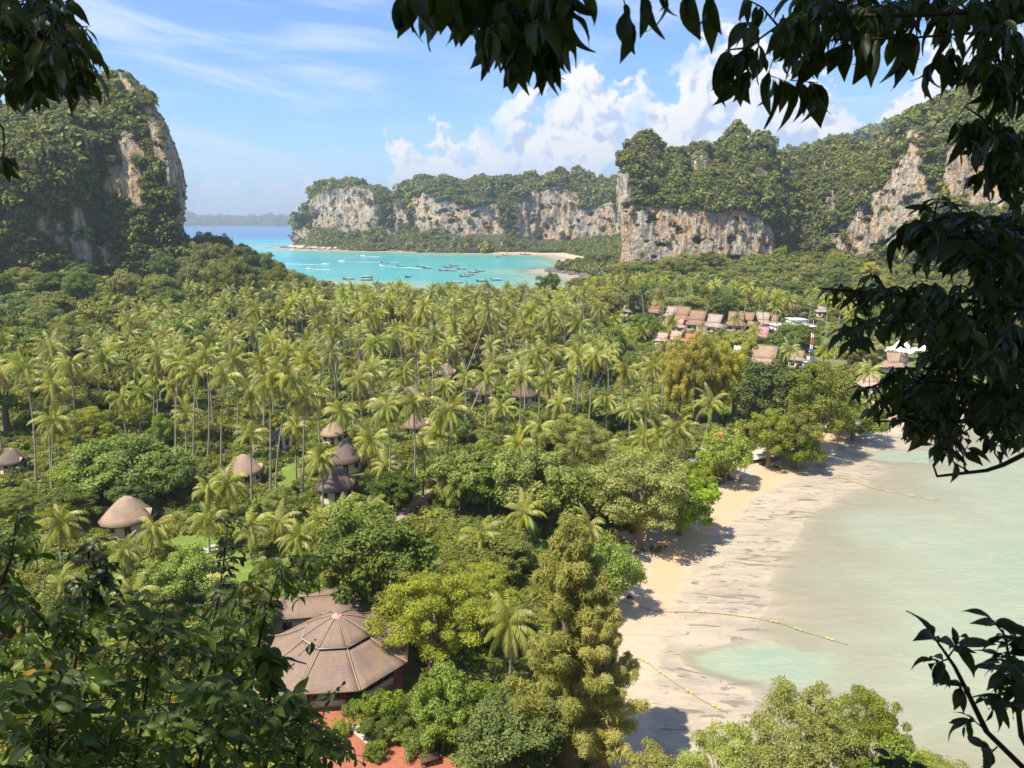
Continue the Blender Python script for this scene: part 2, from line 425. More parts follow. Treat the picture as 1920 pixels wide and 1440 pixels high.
def m_ground():
    m, t = newmat('ground'); p = worldpos(t); sd = t.attr('sd')
    n1 = t.noise(p, .06, 5, .6); n2 = t.noise(p, .6, 6, .6); n3 = t.noise(p, 4.0, 4, .6)
    soil = t.mix(n2, (.16, .105, .055), (.30, .21, .12))
    grass = t.mix(n2, (.07, .11, .025), (.17, .21, .045))
    land = t.mix(t.range(n1, .34, .52), soil, grass)
    sdn = t.math('ADD', sd, t.math('MULTIPLY', t.math('SUBTRACT', n1, .5), 9.0))
    dry = t.mix(n2, (.455, .34, .245), (.545, .43, .325))
    dry = t.mix(t.range(t.noise(t.mapping(p, (.5, 1.6, 1), (0, 0, R(-35))), 1.0, 4), .45, .7), dry, (.44, .325, .23))
    orange = t.mix(n2, (.52, .315, .17), (.575, .375, .225))
    band = t.math('MULTIPLY', t.range(sdn, -1.5, .8), t.range(sdn, 3.5, 7.5, 1, 0))
    north = t.range(t.node('ShaderNodeSeparateXYZ').outputs[1], 80, 98); sp = north.node.inputs[0].links[0].from_node; t.put(sp.inputs[0], p)
    band = t.math('MULTIPLY', band, t.math('ADD', t.math('MULTIPLY', north, .75), .12))
    sand = t.mix(band, dry, orange)
    w = t.noise(t.mapping(p, (.10, .35, 1), (0, 0, R(-28))), 1.0, 6, .62, .8)
    w2 = t.noise(t.mapping(p, (.35, 1.3, 1), (0, 0, R(-24))), 1.0, 6, .65, 1.0)
    wet = t.mix(t.range(w, .35, .65), (.36, .295, .215), (.46, .375, .275))
    wet = t.mix(t.range(w2, .48, .68, 0, .55), wet, (.31, .265, .20))
    wet = t.mix(t.range(t.noise(t.mapping(p, (.05, .22, 1), (0, 0, R(-15))), 1.0, 5, .6, 1.2), .57, .70), wet, (.33, .285, .215))
    weed = t.math('MULTIPLY', t.range(t.noise(t.mapping(p, (.16, .6, 1), (0, 0, R(-28))), 1.0, 7, .66, 1.5), .55, .61), t.range(sd, -26, -4))
    wet = t.mix(t.math('MULTIPLY', weed, .8), wet, (.15, .135, .105))
    sandy = t.mix(t.range(t.math('ADD', sd, t.math('MULTIPLY', t.math('SUBTRACT', n2, .5), 2.4)), -.9, .5), wet, sand)
    c = t.mix(t.range(sdn, 11.0, 15.0), sandy, land)
    rough = t.range(sd, -6, .2, .40, .95)
    h = t.math('ADD', n3, t.math('MULTIPLY', n2, 2.0))
    b = pbsdf(t, c, rough, .3, bump(t, h, .35, .12)); t.l.new(b.outputs[0], t.out.inputs[0]); return m
MATS['ground'] = m_ground()
keep = gsd[GF].max(1) > -260
ground = obj('ground', mesh('ground', np.stack([gx, gyy, gh], -1), GF[keep], MATS['ground'], {'sd': gsd}, smooth=True))
tag(ground, 'green plain, sandy beach and tidal flats between the cliffs', kind='structure')

# ---- the sea: the same sheet, as far as the far coast
SX = np.concatenate([lin((-11500, -2600, 900)), GX[(GX > -2600)], lin((2700, 11501, 900))])
SY = np.concatenate([lin((-700, 0, 100)), GY[GY >= 0], lin((2100, 11501, 600))])
sx, sy, SF = tensor(SX, SY)
ssd = np.where((np.abs(sx) < 2590) & (sy < 1990), 0, -3000.0)
q = ssd == 0; ssd[q] = sdist(sx[q], sy[q])
sh = np.full(sx.shape, -14.0); sh[q] = height(sx[q], sy[q], ssd[q])
dep = np.maximum(-sh, -1.0)
is_east = (sx > 6) & (sy < 420)
def m_sea():
    m, t = newmat('sea'); p = worldpos(t); dpt = t.attr('depth'); sd = t.attr('sd')
    n = t.noise(t.mapping(p, (.0035, .012, 1), (0, 0, R(8))), 1.0, 5, .6, .5)
    n2 = t.noise(t.mapping(p, (.02, .09, 1)), 1.0, 4, .6)
    far = t.math('ADD', t.math('MULTIPLY', sd, -.001), t.math('MULTIPLY', t.math('SUBTRACT', n, .5), .35))
    c = t.mix(t.range(far, .00, .10), (.30, .38, .25), (.075, .35, .33))
    c = t.mix(t.range(far, .10, .36), c, (.035, .275, .335))
    c = t.mix(t.range(far, .36, 1.1), c, (.025, .175, .32))
    c = t.mix(t.range(far, 1.1, 3.2), c, (.03, .13, .29))
    c = t.mix(t.math('MULTIPLY', t.range(n2, .5, .7), .22), c, (.13, .38, .42))
    wv = t.noise(t.mapping(p, (.10, .25, 1)), 1.0, 5, .65)
    b = pbsdf(t, c, .22, .35, bump(t, wv, .55, 1.2), IOR=1.33)
    tr = t.node('ShaderNodeBsdfTransparent'); mx = t.node('ShaderNodeMixShader')
    t.put(mx.inputs[0], t.range(dpt, -.05, .9)); t.l.new(tr.outputs[0], mx.inputs[1]); t.l.new(b.outputs[0], mx.inputs[2])
    t.l.new(mx.outputs[0], t.out.inputs[0]); return m
def m_bay():
    m, t = newmat('bay_water'); p = worldpos(t); dpt = t.attr('depth')
    n = t.noise(t.mapping(p, (.020, .07, 1), (0, 0, R(-20))), 1.0, 5, .6, .8)
    dd = t.math('ADD', dpt, t.math('MULTIPLY', t.math('SUBTRACT', n, .5), .30))
    c = t.mix(t.range(dd, .05, .5), (.355, .34, .235), (.285, .34, .24))
    c = t.mix(t.range(dd, .45, 1.1), c, (.215, .34, .265))
    c = t.mix(t.range(dd, 1.1, 2.0), c, (.16, .31, .28))
    st = t.noise(t.mapping(p, (.12, .5, 1), (0, 0, R(-22))), 1.0, 7, .66, 1.2)
    c = t.mix(t.range(st, .44, .66, 0, .45), c, (.415, .385, .275))
    wv = t.math('ADD', t.noise(t.mapping(p, (.8, 1.7, 1), (0, 0, R(25))), 1.0, 5, .65, .4), t.math('MULTIPLY', t.noise(p, .12, 3), 1.5))
    b = pbsdf(t, c, .13, .45, bump(t, wv, .55, .25), IOR=1.33)
    tr = t.node('ShaderNodeBsdfTransparent'); mx = t.node('ShaderNodeMixShader')
    t.put(mx.inputs[0], t.range(t.math('ADD', dpt, t.math('MULTIPLY', t.math('SUBTRACT', n, .5), .22)), -.10, .34, 0, .93)); t.l.new(tr.outputs[0], mx.inputs[1]); t.l.new(b.outputs[0], mx.inputs[2])
    t.l.new(mx.outputs[0], t.out.inputs[0]); return m
MATS['sea'] = m_sea(); MATS['bay_water'] = m_bay()
SV = np.stack([sx, sy, 0 * sx], -1)
fe = is_east[SF].any(1); wetf = sh[SF].min(1) < .25
for nm, sel, mt in (('sea', ~fe & wetf, MATS['sea']), ('bay_water', fe & wetf, MATS['bay_water'])):
    u, inv = np.unique(SF[sel], return_inverse=True)
    o = obj(nm, mesh(nm, SV[u], inv.reshape(-1, 4), mt, {'depth': dep[u], 'sd': ssd[u]}, smooth=True))
    tag(o, 'turquoise open sea and bay beyond the palm grove' if nm == 'sea' else 'shallow pale green water over the tidal flats', kind='structure')

# ------------------------------------------------------------------ foliage building blocks
def rand_dirs(n, up=0.0, r=rng):
    v = r.normal(size=(n, 3)); v[:, 2] += up; return v / np.linalg.norm(v, axis=1)[:, None]
def cards(C, N, L, Wd, r=rng, droop=0.0):
    """pointed leaf cards: centres C, normals N, lengths L, widths Wd"""
    n = len(C); T = r.normal(size=(n, 3)); T[:, 2] -= droop
    T -= (T * N).sum(1)[:, None] * N; T /= np.linalg.norm(T, axis=1)[:, None] + 1e-9
    B = np.cross(N, T)
    L = np.broadcast_to(L, n)[:, None]; Wd = np.broadcast_to(Wd, n)[:, None]
    V = np.stack([C - T * L * .5, C + B * Wd * .5 - T * L * .05, C + T * L * .5, C - B * Wd * .5 - T * L * .05], 1).reshape(-1, 3)
    F = np.arange(4 * n).reshape(n, 4)
    return V, F
def clump_leaves(centres, radii, per, L, Wd, up=.35, flat=.8, r=rng, droop=0.0):
    n = len(centres) * per
    c = np.repeat(centres, per, 0); rr = np.repeat(radii, per)
    d = rand_dirs(n, up, r)
    pos = c + d * (rr * r.uniform(.45, 1.05, n))[:, None] * np.array([1, 1, flat])
    nr = d + r.normal(size=(n, 3)) * .55 + np.array([0, 0, .35]); nr /= np.linalg.norm(nr, axis=1)[:, None]
    V, F = cards(pos, nr, L * r.uniform(.7, 1.3, n), Wd * r.uniform(.7, 1.3, n), r, droop)
    cl = np.repeat(r.uniform(0, 1, len(centres)), per)          # clumps differ a little as real boughs do
    rnd = np.repeat(np.clip(.62 * r.uniform(0, 1, n) + .38 * cl, 0, 1), 4)
    return V, F, rnd

# ---- small tree clumps used for growth on the cliffs and for undergrowth
def make_clump(seed, nc, per, L, Wd, mat, flat=.8):
    r = np.random.default_rng(seed)
    c = rand_dirs(nc, .5, r) * r.uniform(.25, .75, nc)[:, None]; c[:, 2] = np.abs(c[:, 2]) * .9
    V, F, rnd = clump_leaves(c, r.uniform(.28, .48, nc), per, L, Wd, .5, flat, r)
    return mesh('clump', V, F, mat, {'rnd': rnd})
PROTO = {}
def proto_collection(name, meshes):
    c = bpy.data.collections.new(name)
    for i, me in enumerate(meshes):
        o = bpy.data.objects.new('%s_source_%d' % (name, i), me); c.objects.link(o)
    return c
PROTO['karst'] = proto_collection('karst', [make_clump(20 + i, 11, 26, .34, .22, LEAF['karst']) for i in range(5)])
PROTO['under'] = proto_collection('under', [make_clump(40 + i, 12, 34, .26, .15, LEAF['under']) for i in range(5)])
def scatter_stuff(name, label, P, S, coll, seed=0, squash=(.7, 1.25)):
    """one object: clumps of foliage standing on the given points"""
    r = np.random.default_rng(seed); n = len(P)
    me = bpy.data.meshes.new(name); me.vertices.add(n); me.vertices.foreach_set('co', np.asarray(P, np.float32).ravel())
    for k, a in (('scl', S), ('rz', r.uniform(0, 6.28, n)), ('sq', r.uniform(*squash, n))):
        q = me.attributes.new(k, 'FLOAT', 'POINT'); q.data.foreach_set('value', np.asarray(a, np.float32))
    o = obj(name, me); tag(o, label, kind='stuff')
    ng = bpy.data.node_groups.new(name, 'GeometryNodeTree')
    ng.interface.new_socket('Geometry', in_out='INPUT', socket_type='NodeSocketGeometry')
    ng.interface.new_socket('Geometry', in_out='OUTPUT', socket_type='NodeSocketGeometry')
    N = ng.nodes; Lk = ng.links
    gi = N.new('NodeGroupInput'); go = N.new('NodeGroupOutput')
    ci = N.new('GeometryNodeCollectionInfo'); ci.inputs[0].default_value = coll; ci.inputs[1].default_value = True; ci.inputs[2].default_value = True
    ip = N.new('GeometryNodeInstanceOnPoints'); ip.inputs['Pick Instance'].default_value = True
    def na(k):
        a = N.new('GeometryNodeInputNamedAttribute'); a.data_type = 'FLOAT'; a.inputs[0].default_value = k; return a.outputs[0]
    ri = N.new('FunctionNodeRandomValue'); ri.data_type = 'INT'; ri.inputs[4].default_value = 0; ri.inputs[5].default_value = len(coll.objects) - 1
    ri.inputs['Seed'].default_value = seed
    cr = N.new('ShaderNodeCombineXYZ'); Lk.new(na('rz'), cr.inputs[2])
    cs = N.new('ShaderNodeCombineXYZ'); mu = N.new('ShaderNodeMath'); mu.operation = 'MULTIPLY'
    s_ = na('scl'); Lk.new(s_, cs.inputs[0]); Lk.new(s_, cs.inputs[1]); Lk.new(s_, mu.inputs[0]); Lk.new(na('sq'), mu.inputs[1]); Lk.new(mu.outputs[0], cs.inputs[2])
    Lk.new(gi.outputs[0], ip.inputs['Points']); Lk.new(ci.outputs[0], ip.inputs['Instance'])
    Lk.new(ri.outputs[2], ip.inputs['Instance Index']); Lk.new(cr.outputs[0], ip.inputs['Rotation']); Lk.new(cs.outputs[0], ip.inputs['Scale'])
    Lk.new(ip.outputs[0], go.inputs[0])
    md = o.modifiers.new('scatter', 'NODES'); md.node_group = ng
    return o

# ------------------------------------------------------------------ limestone cliffs
def rock_proto(seed, mat, sharp=0.):
    bm = bmesh.new(); bmesh.ops.create_icosphere(bm, subdivisions=3, radius=1.0)
    co = np.array([v.co[:] for v in bm.verts]); d = 1 + .45 * fbm(co * 1.3 + seed, 3) + .15 * np.abs(fbm(co * 4 + seed, 2))
    for v, k in zip(bm.verts, d):
        v.co = v.co * k; v.co.z *= .7
        if sharp: f = max(.12, 1 - max(0, v.co.z) * sharp); v.co.x *= f; v.co.y *= f
    me = bpy.data.meshes.new('rock'); bm.to_mesh(me); bm.free(); me.materials.append(mat); return me
PROTO['pin'] = proto_collection('pinnacles', [rock_proto(i * 5 + 2, MATS['rock'], 1.1) for i in range(4)])
def cliff(name, label, cols, rockpolys, step, seed, veg_label, vsize, amp=1.0, ridge=0.0, rows=(14, 40, 26), density=1.0, tuft=.035, zmin=-3, wobble=9, vth=.5, pins=0):
    """cols: columns from one end to the other, each 4 photo points with distance: foot, wall foot, wall top, ridge"""
    K = []
    for c in cols:
        pts = []
        for (px, py, Y) in c:
            if py is None: a = at(px, 500, Y); pts.append(Vector((a.x, Y, zmin)))
            else: pts.append(at(px, py, Y))
        K.append(pts)
    K = np.array([[list(p) for p in c] for c in K])              # (ncol, 4, 3)
    mid = K[:, 1, :2]; s = np.concatenate([[0], np.cumsum(np.linalg.norm(np.diff(mid, axis=0), axis=1) + np.abs(np.diff(K[:, 3, 2])) * .25)])
    S = np.arange(0, s[-1], step)
    C = np.stack([np.stack([np.interp(S, s, K[:, k, j]) for j in range(3)], -1) for k in range(4)], 1)
    r1, r2, r3 = rows; R_ = []
    tj = S * 0
    for k in range(r1): t = k / r1; R_.append(C[:, 0] * (1 - t) + C[:, 1] * t)
    for k in range(r2): t = k / r2; R_.append(C[:, 1] * (1 - t) + C[:, 2] * t)
    for k in range(r3 + 1):
        t = k / r3; h = t ** 1.5; v = 1 - (1 - t) ** 1.25
        p = C[:, 2] + (C[:, 3] - C[:, 2]) * np.array([h, h, v]); R_.append(p)
    for dy, dz in ((12, 1.5), (30, 4), (60, 12), (110, 30)):
        dv = C[:, 3, :2] / np.linalg.norm(C[:, 3, :2], axis=1)[:, None]
        p = C[:, 3].copy(); p[:, :2] += dv * dy; p[:, 2] -= dz; R_.append(p)
    P = np.stack(R_, 0)                                            # (rows, cols, 3)
    nr, nc = P.shape[:2]
    vv = np.clip((np.arange(nr) - r1 - r2) / r3, 0, 1)[:, None]
    P[..., 2] += ridge * vv * (1.0 - 4.2 * np.abs(fbm(np.stack([P[-1, :, 0] / 40, P[-1, :, 1] / 40, 0 * S + seed], -1), 3, .6)))[None, :]
    ds = np.gradient(P, axis=1); dr = np.gradient(P, axis=0)
    Nn = np.cross(ds, dr); Nn /= np.linalg.norm(Nn, axis=2)[..., None] + 1e-9
    flip = (Nn * (np.array([0, 0, 60.0]) - P)).sum(2).mean() < 0
    if flip: Nn = -Nn
    Hn = Nn.copy(); Hn[..., 2] *= .35
    q = P + seed * 31.7
    d = 9.0 * amp * fbm(q / np.array([46, 46, 70]), 3) + 7.5 * amp * (0.35 - np.abs(fbm(q / np.array([15, 15, 70]), 3))) \
        + 3.0 * amp * (.3 - np.abs(fbm(q / np.array([6.0, 6.0, 34]), 2))) + 2.0 * amp * fbm(q / np.array([6.5, 6.5, 12]), 3) + 1.0 * amp * fbm(q / np.array([2.6, 2.6, 5]), 2)
    lump = fbm(q / np.array([15, 15, 10]), 3)
    cave = -9.0 * amp * sst(.26, .45, lump)
    ppx, ppy = proj(P[..., 0], P[..., 1], P[..., 2])
    rock = np.zeros(P.shape[:2], bool)
    wob = wobble * fbm(q / np.array([22.0, 22.0, 34.0]), 4, .65)
    for pl in rockpolys: rock |= inpoly(ppx + wob, ppy + wob[::-1], pl)
    d = d + np.where(rock, cave, 0)
    ends = np.clip(np.minimum(S, S[-1] - S) / 20, .3, 1)[None, :]
    P = P + Hn * (d * ends)[..., None]
    i = np.arange(nr * nc).reshape(nr, nc)
    F = np.stack([i[:-1, :-1], i[:-1, 1:], i[1:, 1:], i[1:, :-1]], -1).reshape(-1, 4)
    if not flip: pass
    V = P.reshape(-1, 3)
    vegm = (~rock).astype(float)
    for _ in range(2):
        vegm[1:-1, 1:-1] = (vegm[1:-1, 1:-1] * 2 + vegm[:-2, 1:-1] + vegm[2:, 1:-1] + vegm[1:-1, :-2] + vegm[1:-1, 2:]) / 6
    o = obj(name, mesh(name, V, F, MATS['rock'], {'veg': vegm.ravel()}, smooth=True))
    tag(o, label, kind='structure')
    # growth
    fc = V[F].mean(1); e1 = V[F[:, 1]] - V[F[:, 0]]; e2 = V[F[:, 3]] - V[F[:, 0]]
    ar = np.linalg.norm(np.cross(e1, e2), axis=1)
    fv = vegm.ravel()[F].mean(1); fz = np.abs(np.cross(e1, e2)[:, 2]) / (ar + 1e-9)
    gapn = fbm(fc / 13.0 + 5.5, 3); steep = np.clip(1 - fz * 1.6, 0, 1)
    bare = (gapn > .13 + .32 * (1 - steep)) * .9                 # little bare crags between the trees
    w = np.where(fv > vth, 1.0 - bare, tuft + .25 * (fz > .45)) * (ar) / (vsize ** 2) * 1.9 * density
    r = np.random.default_rng(seed + 100)
    cnt = r.poisson(np.clip(w, 0, 8)); idx = np.repeat(np.arange(len(F)), cnt)
    a = r.uniform(0, 1, (len(idx), 2))
    pos = V[F[idx, 0]] + (V[F[idx, 1]] - V[F[idx, 0]]) * a[:, :1] + (V[F[idx, 3]] - V[F[idx, 0]]) * a[:, 1:]
    pos[:, 2] -= vsize * .28
    sz = vsize * np.exp(r.normal(0, .50, len(idx))) * np.where(fv[idx] > vth, 1, .5)
    keep = pos[:, 2] > zmin + 2.5
    if pins:
        hz = np.quantile(fc[:, 2], .45); cand = np.where((fv > .8) & (fc[:, 2] > hz) & (gapn > -.1))[0]; pk = r.choice(cand, pins); base = fc[pk] + r.normal(0, 1.5, (pins, 3)) * np.array([1, 1, .2])
        rep = np.repeat(base, 3, 0) + r.normal(0, 2.2, (pins * 3, 3)) * np.array([1, 1, .3])
        scatter_stuff('limestone_pinnacles', 'grey limestone pinnacles poking out between the slope trees', rep, r.uniform(1.0, 2.4, len(rep)) * vsize / 3.2, PROTO['pin'], seed + 9, (2.0, 3.6))
    scatter_stuff(name.replace('cliff', 'growth').replace('hills', 'hill_growth'), veg_label, pos[keep], sz[keep], PROTO['karst'], seed + 7)
    return o

c4 = lambda *p: list(p)
# left headland
left_cols = [
    c4((296, None, 640), (296, 465, 640), (296, 330, 640), (280, 250, 650)),
    c4((318, None, 520), (318, 470, 520), (318, 330, 520), (270, 190, 520)),
    c4((330, None, 445), (326, 480, 445), (336, 350, 440), (256, 150, 458)),
    c4((330, None, 414), (324, 490, 414), (338, 360, 410), (240, 132, 440)),
    c4((318, None, 398), (316, 500, 400), (318, 330, 398), (222, 126, 432)),
    c4((280, None, 396), (280, 515, 396), (282, 300, 402), (210, 128, 440)),
    c4((235, None, 392), (235, 520, 392), (235, 300, 400), (195, 130, 440)),
    c4((190, None, 388), (190, 530, 388), (190, 320, 398), (170, 140, 440)),
    c4((140, None, 380), (140, 535, 380), (140, 320, 384), (135, 165, 438)),
    c4((80, None, 372), (80, 520, 374), (80, 330, 374), (80, 190, 435)),
    c4((10, None, 366), (10, 520, 368), (10, 340, 368), (10, 200, 430)),
    c4((-90, None, 360), (-90, 520, 362), (-90, 350, 364), (-90, 200, 425)),
    c4((-300, None, 350), (-300, 520, 352), (-300, 350, 355), (-300, 220, 415)),
]
left_rock = [[(272, 190), (292, 195), (320, 235), (340, 280), (356, 330), (366, 370), (362, 420), (352, 480), (326, 490), (322, 420), (326, 388), (314, 345), (298, 300), (284, 250)],
             [(194, 350), (206, 308), (244, 294), (268, 324), (280, 372), (268, 394), (246, 374), (222, 358), (204, 364)],
             [(222, 296), (232, 240), (260, 246), (274, 294)], [(134, 412), (146, 355), (162, 418), (171, 470), (166, 520), (142, 520), (130, 470)],
             [(166, 418), (192, 428), (208, 488), (194, 494), (178, 455)], [(66, 410), (86, 402), (93, 445), (74, 438)], [(103, 420), (119, 412), (120, 458), (104, 458)],
             [(222, 122), (258, 145), (268, 182), (236, 172)], [(160, 180), (195, 170), (190, 215), (165, 220)]]
left_cols = [c[:3] + [(c[3][0], c[3][1] + 9, c[3][2])] for c in left_cols]
cliff('left_cliff', 'tall limestone headland rising over the bay, ivy and trees on its face', left_cols, left_rock, 1.1, 1,
      'dense trees and creepers covering the tall headland', 2.1, .62, 1.5, (22, 60, 44), density=1.1, wobble=5, vth=.75)
# far cliffs across the bay
far_cols = []
for px, Ys, b, w, tp in ((552, 1420, 452, 444, 440), (566, 1405, 446, 436, 424), (578, 1400, 428, 410, 405), (586, 1395, 428, 375, 366), (600, 1390, 428, 362, 352), (640, 1350, 432, 352, 346),
                         (672, 1320, 434, 352, 344), (698, 1300, 430, 362, 352), (722, 1300, 430, 385, 362), (736, 1300, 432, 392, 360), (760, 1290, 432, 385, 352), (795, 1255, 430, 372, 338),
                         (830, 1235, 432, 378, 340), (850, 1228, 440, 385, 344), (872, 1225, 445, 395, 347), (890, 1225, 440, 390, 342), (925, 1220, 440, 388, 333), (950, 1218, 440, 392, 342),
                         (975, 1205, 446, 388, 336), (1010, 1180, 448, 362, 333), (1050, 1165, 450, 352, 328), (1082, 1160, 450, 380, 332), (1110, 1150, 448, 392, 340), (1140, 1120, 445, 385, 348),
                         (1165, 1080, 440, 375, 338), (1195, 1040, 440, 370, 335), (1230, 1020, 440, 370, 335)):
    Ys -= 62 if px < 960 else max(0, 62 - (px - 960) * 1.2)
    far_cols.append(c4((px, None, Ys), (px, b, Ys + 60), (px, w, Ys + 66), (px, tp, Ys + 120)))
far_cols.insert(0, c4((600, None, 1560), (600, 440, 1560), (600, 425, 1560), (602, 400, 1560)))
far_rock = [[(582, 378), (596, 358), (626, 356), (628, 424), (600, 428), (584, 424)], [(624, 356), (660, 346), (696, 346), (708, 385), (704, 428), (658, 442), (622, 432)],
            [(774, 372), (800, 360), (816, 380), (846, 378), (876, 388), (878, 440), (864, 462), (842, 448), (828, 430), (782, 434)], [(708, 430), (752, 424), (760, 450), (716, 450)],
            [(876, 394), (934, 384), (940, 420), (949, 456), (935, 466), (903, 448), (876, 444)],
            [(968, 388), (1002, 358), (1045, 348), (1080, 362), (1086, 400), (1096, 456), (1000, 462), (966, 450)], [(1082, 394), (1124, 388), (1124, 438), (1088, 456)],
            [(1124, 384), (1150, 374), (1168, 392), (1168, 440), (1128, 448)], [(552, 432), (582, 426), (600, 458), (560, 468), (541, 468)], [(735, 380), (762, 372), (766, 420), (740, 424)]]
cliff('far_cliff', 'limestone cliffs with green tops on the far side of the bay', far_cols, far_rock, 2.2, 2,
      'trees covering the tops and feet of the far cliffs', 3.9, 1.25, 7.0, (16, 40, 22), wobble=7, vth=.9)
# right wall with its spires and the slope behind it
mid_cols = [
    c4((1225, None, 840), (1225, 460, 840), (1222, 380, 840), (1222, 330, 850)), c4((1192, None, 720), (1190, 470, 720), (1184, 370, 720), (1188, 300, 726)),
    c4((1172, None, 650), (1170, 485, 650), (1170, 370, 650), (1178, 290, 660)), c4((1164, None, 628), (1164, 490, 628), (1168, 330, 628), (1178, 288, 645)),
    c4((1170, None, 618), (1170, 490, 618), (1174, 350, 619), (1191, 268, 655)), c4((1190, None, 614), (1190, 492, 614), (1190, 378, 618), (1206, 258, 665)),
    c4((1222, None, 612), (1222, 490, 612), (1222, 384, 618), (1226, 268, 672)), c4((1240, None, 612), (1240, 488, 612), (1240, 384, 618), (1244, 306, 680)),
    c4((1252, None, 612), (1252, 486, 612), (1252, 384, 618), (1254, 326, 685)), c4((1266, None, 612), (1266, 484, 612), (1266, 385, 618), (1266, 292, 688)),
    c4((1286, None, 612), (1286, 482, 612), (1286, 386, 618), (1288, 320, 690)), c4((1304, None, 612), (1304, 482, 612), (1304, 388, 618), (1304, 294, 695)),
    c4((1318, None, 612), (1318, 482, 612), (1318, 390, 618), (1318, 280, 697)), c4((1336, None, 612), (1336, 482, 612), (1336, 392, 618), (1337, 322, 698)),
    c4((1352, None, 613), (1352, 484, 613), (1352, 392, 619), (1354, 276, 700)), c4((1376, None, 614), (1376, 486, 614), (1376, 388, 620), (1376, 255, 700)),
    c4((1402, None, 616), (1402, 490, 616), (1402, 390, 622), (1402, 266, 704)), c4((1428, None, 620), (1428, 490, 620), (1428, 404, 626), (1430, 268, 710)),
    c4((1446, None, 626), (1446, 488, 626), (1446, 425, 630), (1454, 300, 725)), c4((1462, None, 640), (1462, 484, 640), (1466, 425, 655), (1470, 296, 745)),
    c4((1495, None, 640), (1495, 490, 650), (1500, 410, 690), (1505, 294, 780)), c4((1530, None, 630), (1530, 490, 640), (1530, 400, 680), (1535, 284, 770)),
    c4((1560, None, 612), (1560, 480, 618), (1560, 370, 650), (1562, 274, 740)), c4((1590, None, 598), (1590, 475, 602), (1590, 380, 620), (1592, 276, 720)),
    c4((1612, None, 585), (1606, 478, 588), (1612, 395, 596), (1640, 266, 700)), c4((1650, None, 572), (1645, 470, 575), (1660, 345, 590), (1684, 244, 680)),
    c4((1700, None, 556), (1695, 450, 560), (1705, 285, 580), (1722, 214, 650)), c4((1750, None, 540), (1750, 440, 545), (1752, 290, 575), (1780, 190, 640)),
    c4((1800, None, 524), (1800, 430, 528), (1800, 270, 550), (1840, 170, 620)), c4((1870, None, 506), (1870, 430, 510), (1870, 265, 530), (1900, 158, 600)),
    c4((1960, None, 488), (1960, 430, 490), (1960, 260, 510), (1980, 158, 580)), c4((2150, None, 450), (2150, 430, 455), (2150, 280, 470), (2150, 190, 540)),
    c4((2500, None, 420), (2500, 430, 425), (2500, 300, 440), (2500, 240, 500))]
mid_rock = [[(1160, 310), (1176, 312), (1182, 340), (1178, 382), (1226, 388), (1280, 387), (1330, 398), (1385, 388), (1430, 412), (1452, 442), (1456, 482), (1400, 494), (1330, 484), (1250, 486), (1160, 496)],
            [(1296, 292), (1318, 280), (1334, 300), (1320, 326), (1302, 320)], [(1350, 286), (1372, 282), (1370, 308), (1348, 306)], [(1400, 318), (1440, 312), (1436, 332), (1402, 332)], [(1455, 318), (1490, 316), (1488, 336), (1456, 336)],
            [(1606, 402), (1660, 345), (1686, 300), (1696, 262), (1728, 228), (1742, 270), (1728, 320), (1756, 352), (1740, 430), (1700, 460), (1622, 474), (1592, 482)],
            [(1762, 330), (1786, 270), (1832, 256), (1910, 290), (1910, 400), (1780, 366)], [(1550, 372), (1574, 354), (1582, 398), (1558, 398)], [(1563, 432), (1590, 410), (1592, 474), (1570, 474)], [(1632, 282), (1638, 270), (1644, 292), (1634, 294)]]
cliff('right_cliff', 'pale orange limestone wall and wooded slopes with spires above the resort', mid_cols, mid_rock, 1.15, 3,
      'trees covering the spires and slopes above the pale wall', 2.7, .85, 5.0, (14, 84, 64), density=1.1, wobble=7, vth=.8, pins=70)
# blue mountain far behind the right slope
back_cols = [c4((px, None, 1500), (px, 330, 1540), (px, (330 + tp) / 2, 1600), (px, tp, 1700)) for px, tp in
             ((1440, 305), (1500, 290), (1560, 282), (1595, 268), (1625, 254), (1665, 236), (1700, 222), (1740, 215), (1850, 190), (2000, 170), (2200, 180))]
cliff('mountain', 'blue green wooded mountain behind the right slope', back_cols, [], 6.0, 4, 'dark trees on the distant mountain', 8.0, 1.5, 8.0, (6, 14, 14))
# low wooded coast beyond the open sea
far_hill = []
for px, tp in ((-900, 408), (-400, 406), (100, 406), (300, 407), (350, 405), (395, 408), (430, 407), (470, 408), (510, 407), (560, 408), (600, 408), (800, 404), (1200, 402), (2000, 404), (2800, 408)):
    far_hill.append(c4((px, None, 6400), (px, 421, 6450), (px, (421 + tp) / 2, 6700), (px, tp, 7400)))
cliff('coast_hills', 'low blue wooded coast across the open sea', far_hill, [], 60.0, 5, 'woods on the low far coast', 15.0, .4, 4.0, (4, 8, 8), zmin=-1)

# wooded strip between the far beach and the far cliffs
fr = np.random.default_rng(66); fpx = fr.uniform(1000, 1185, 2600); fY = fr.uniform(800, 1240, 2600)
fx = (fpx - 960) / FPX * fY / 1.01; fok = sdist(fx, fY) > 16; fx, fY = fx[fok], fY[fok]
ax_ = fr.uniform(48, 125, 700); ay_ = fr.uniform(640, 830, 700); aok = sdist(ax_, ay_) > 3.0; fx = np.concatenate([fx, ax_[aok]]); fY = np.concatenate([fY, ay_[aok]])
scatter_stuff('shore_trees', 'palms and trees behind the far beach', np.stack([fx, fY, height(fx, fY) + 2], -1), fr.uniform(4.0, 7.5, len(fx)), PROTO['karst'], 19, (.9, 1.6))

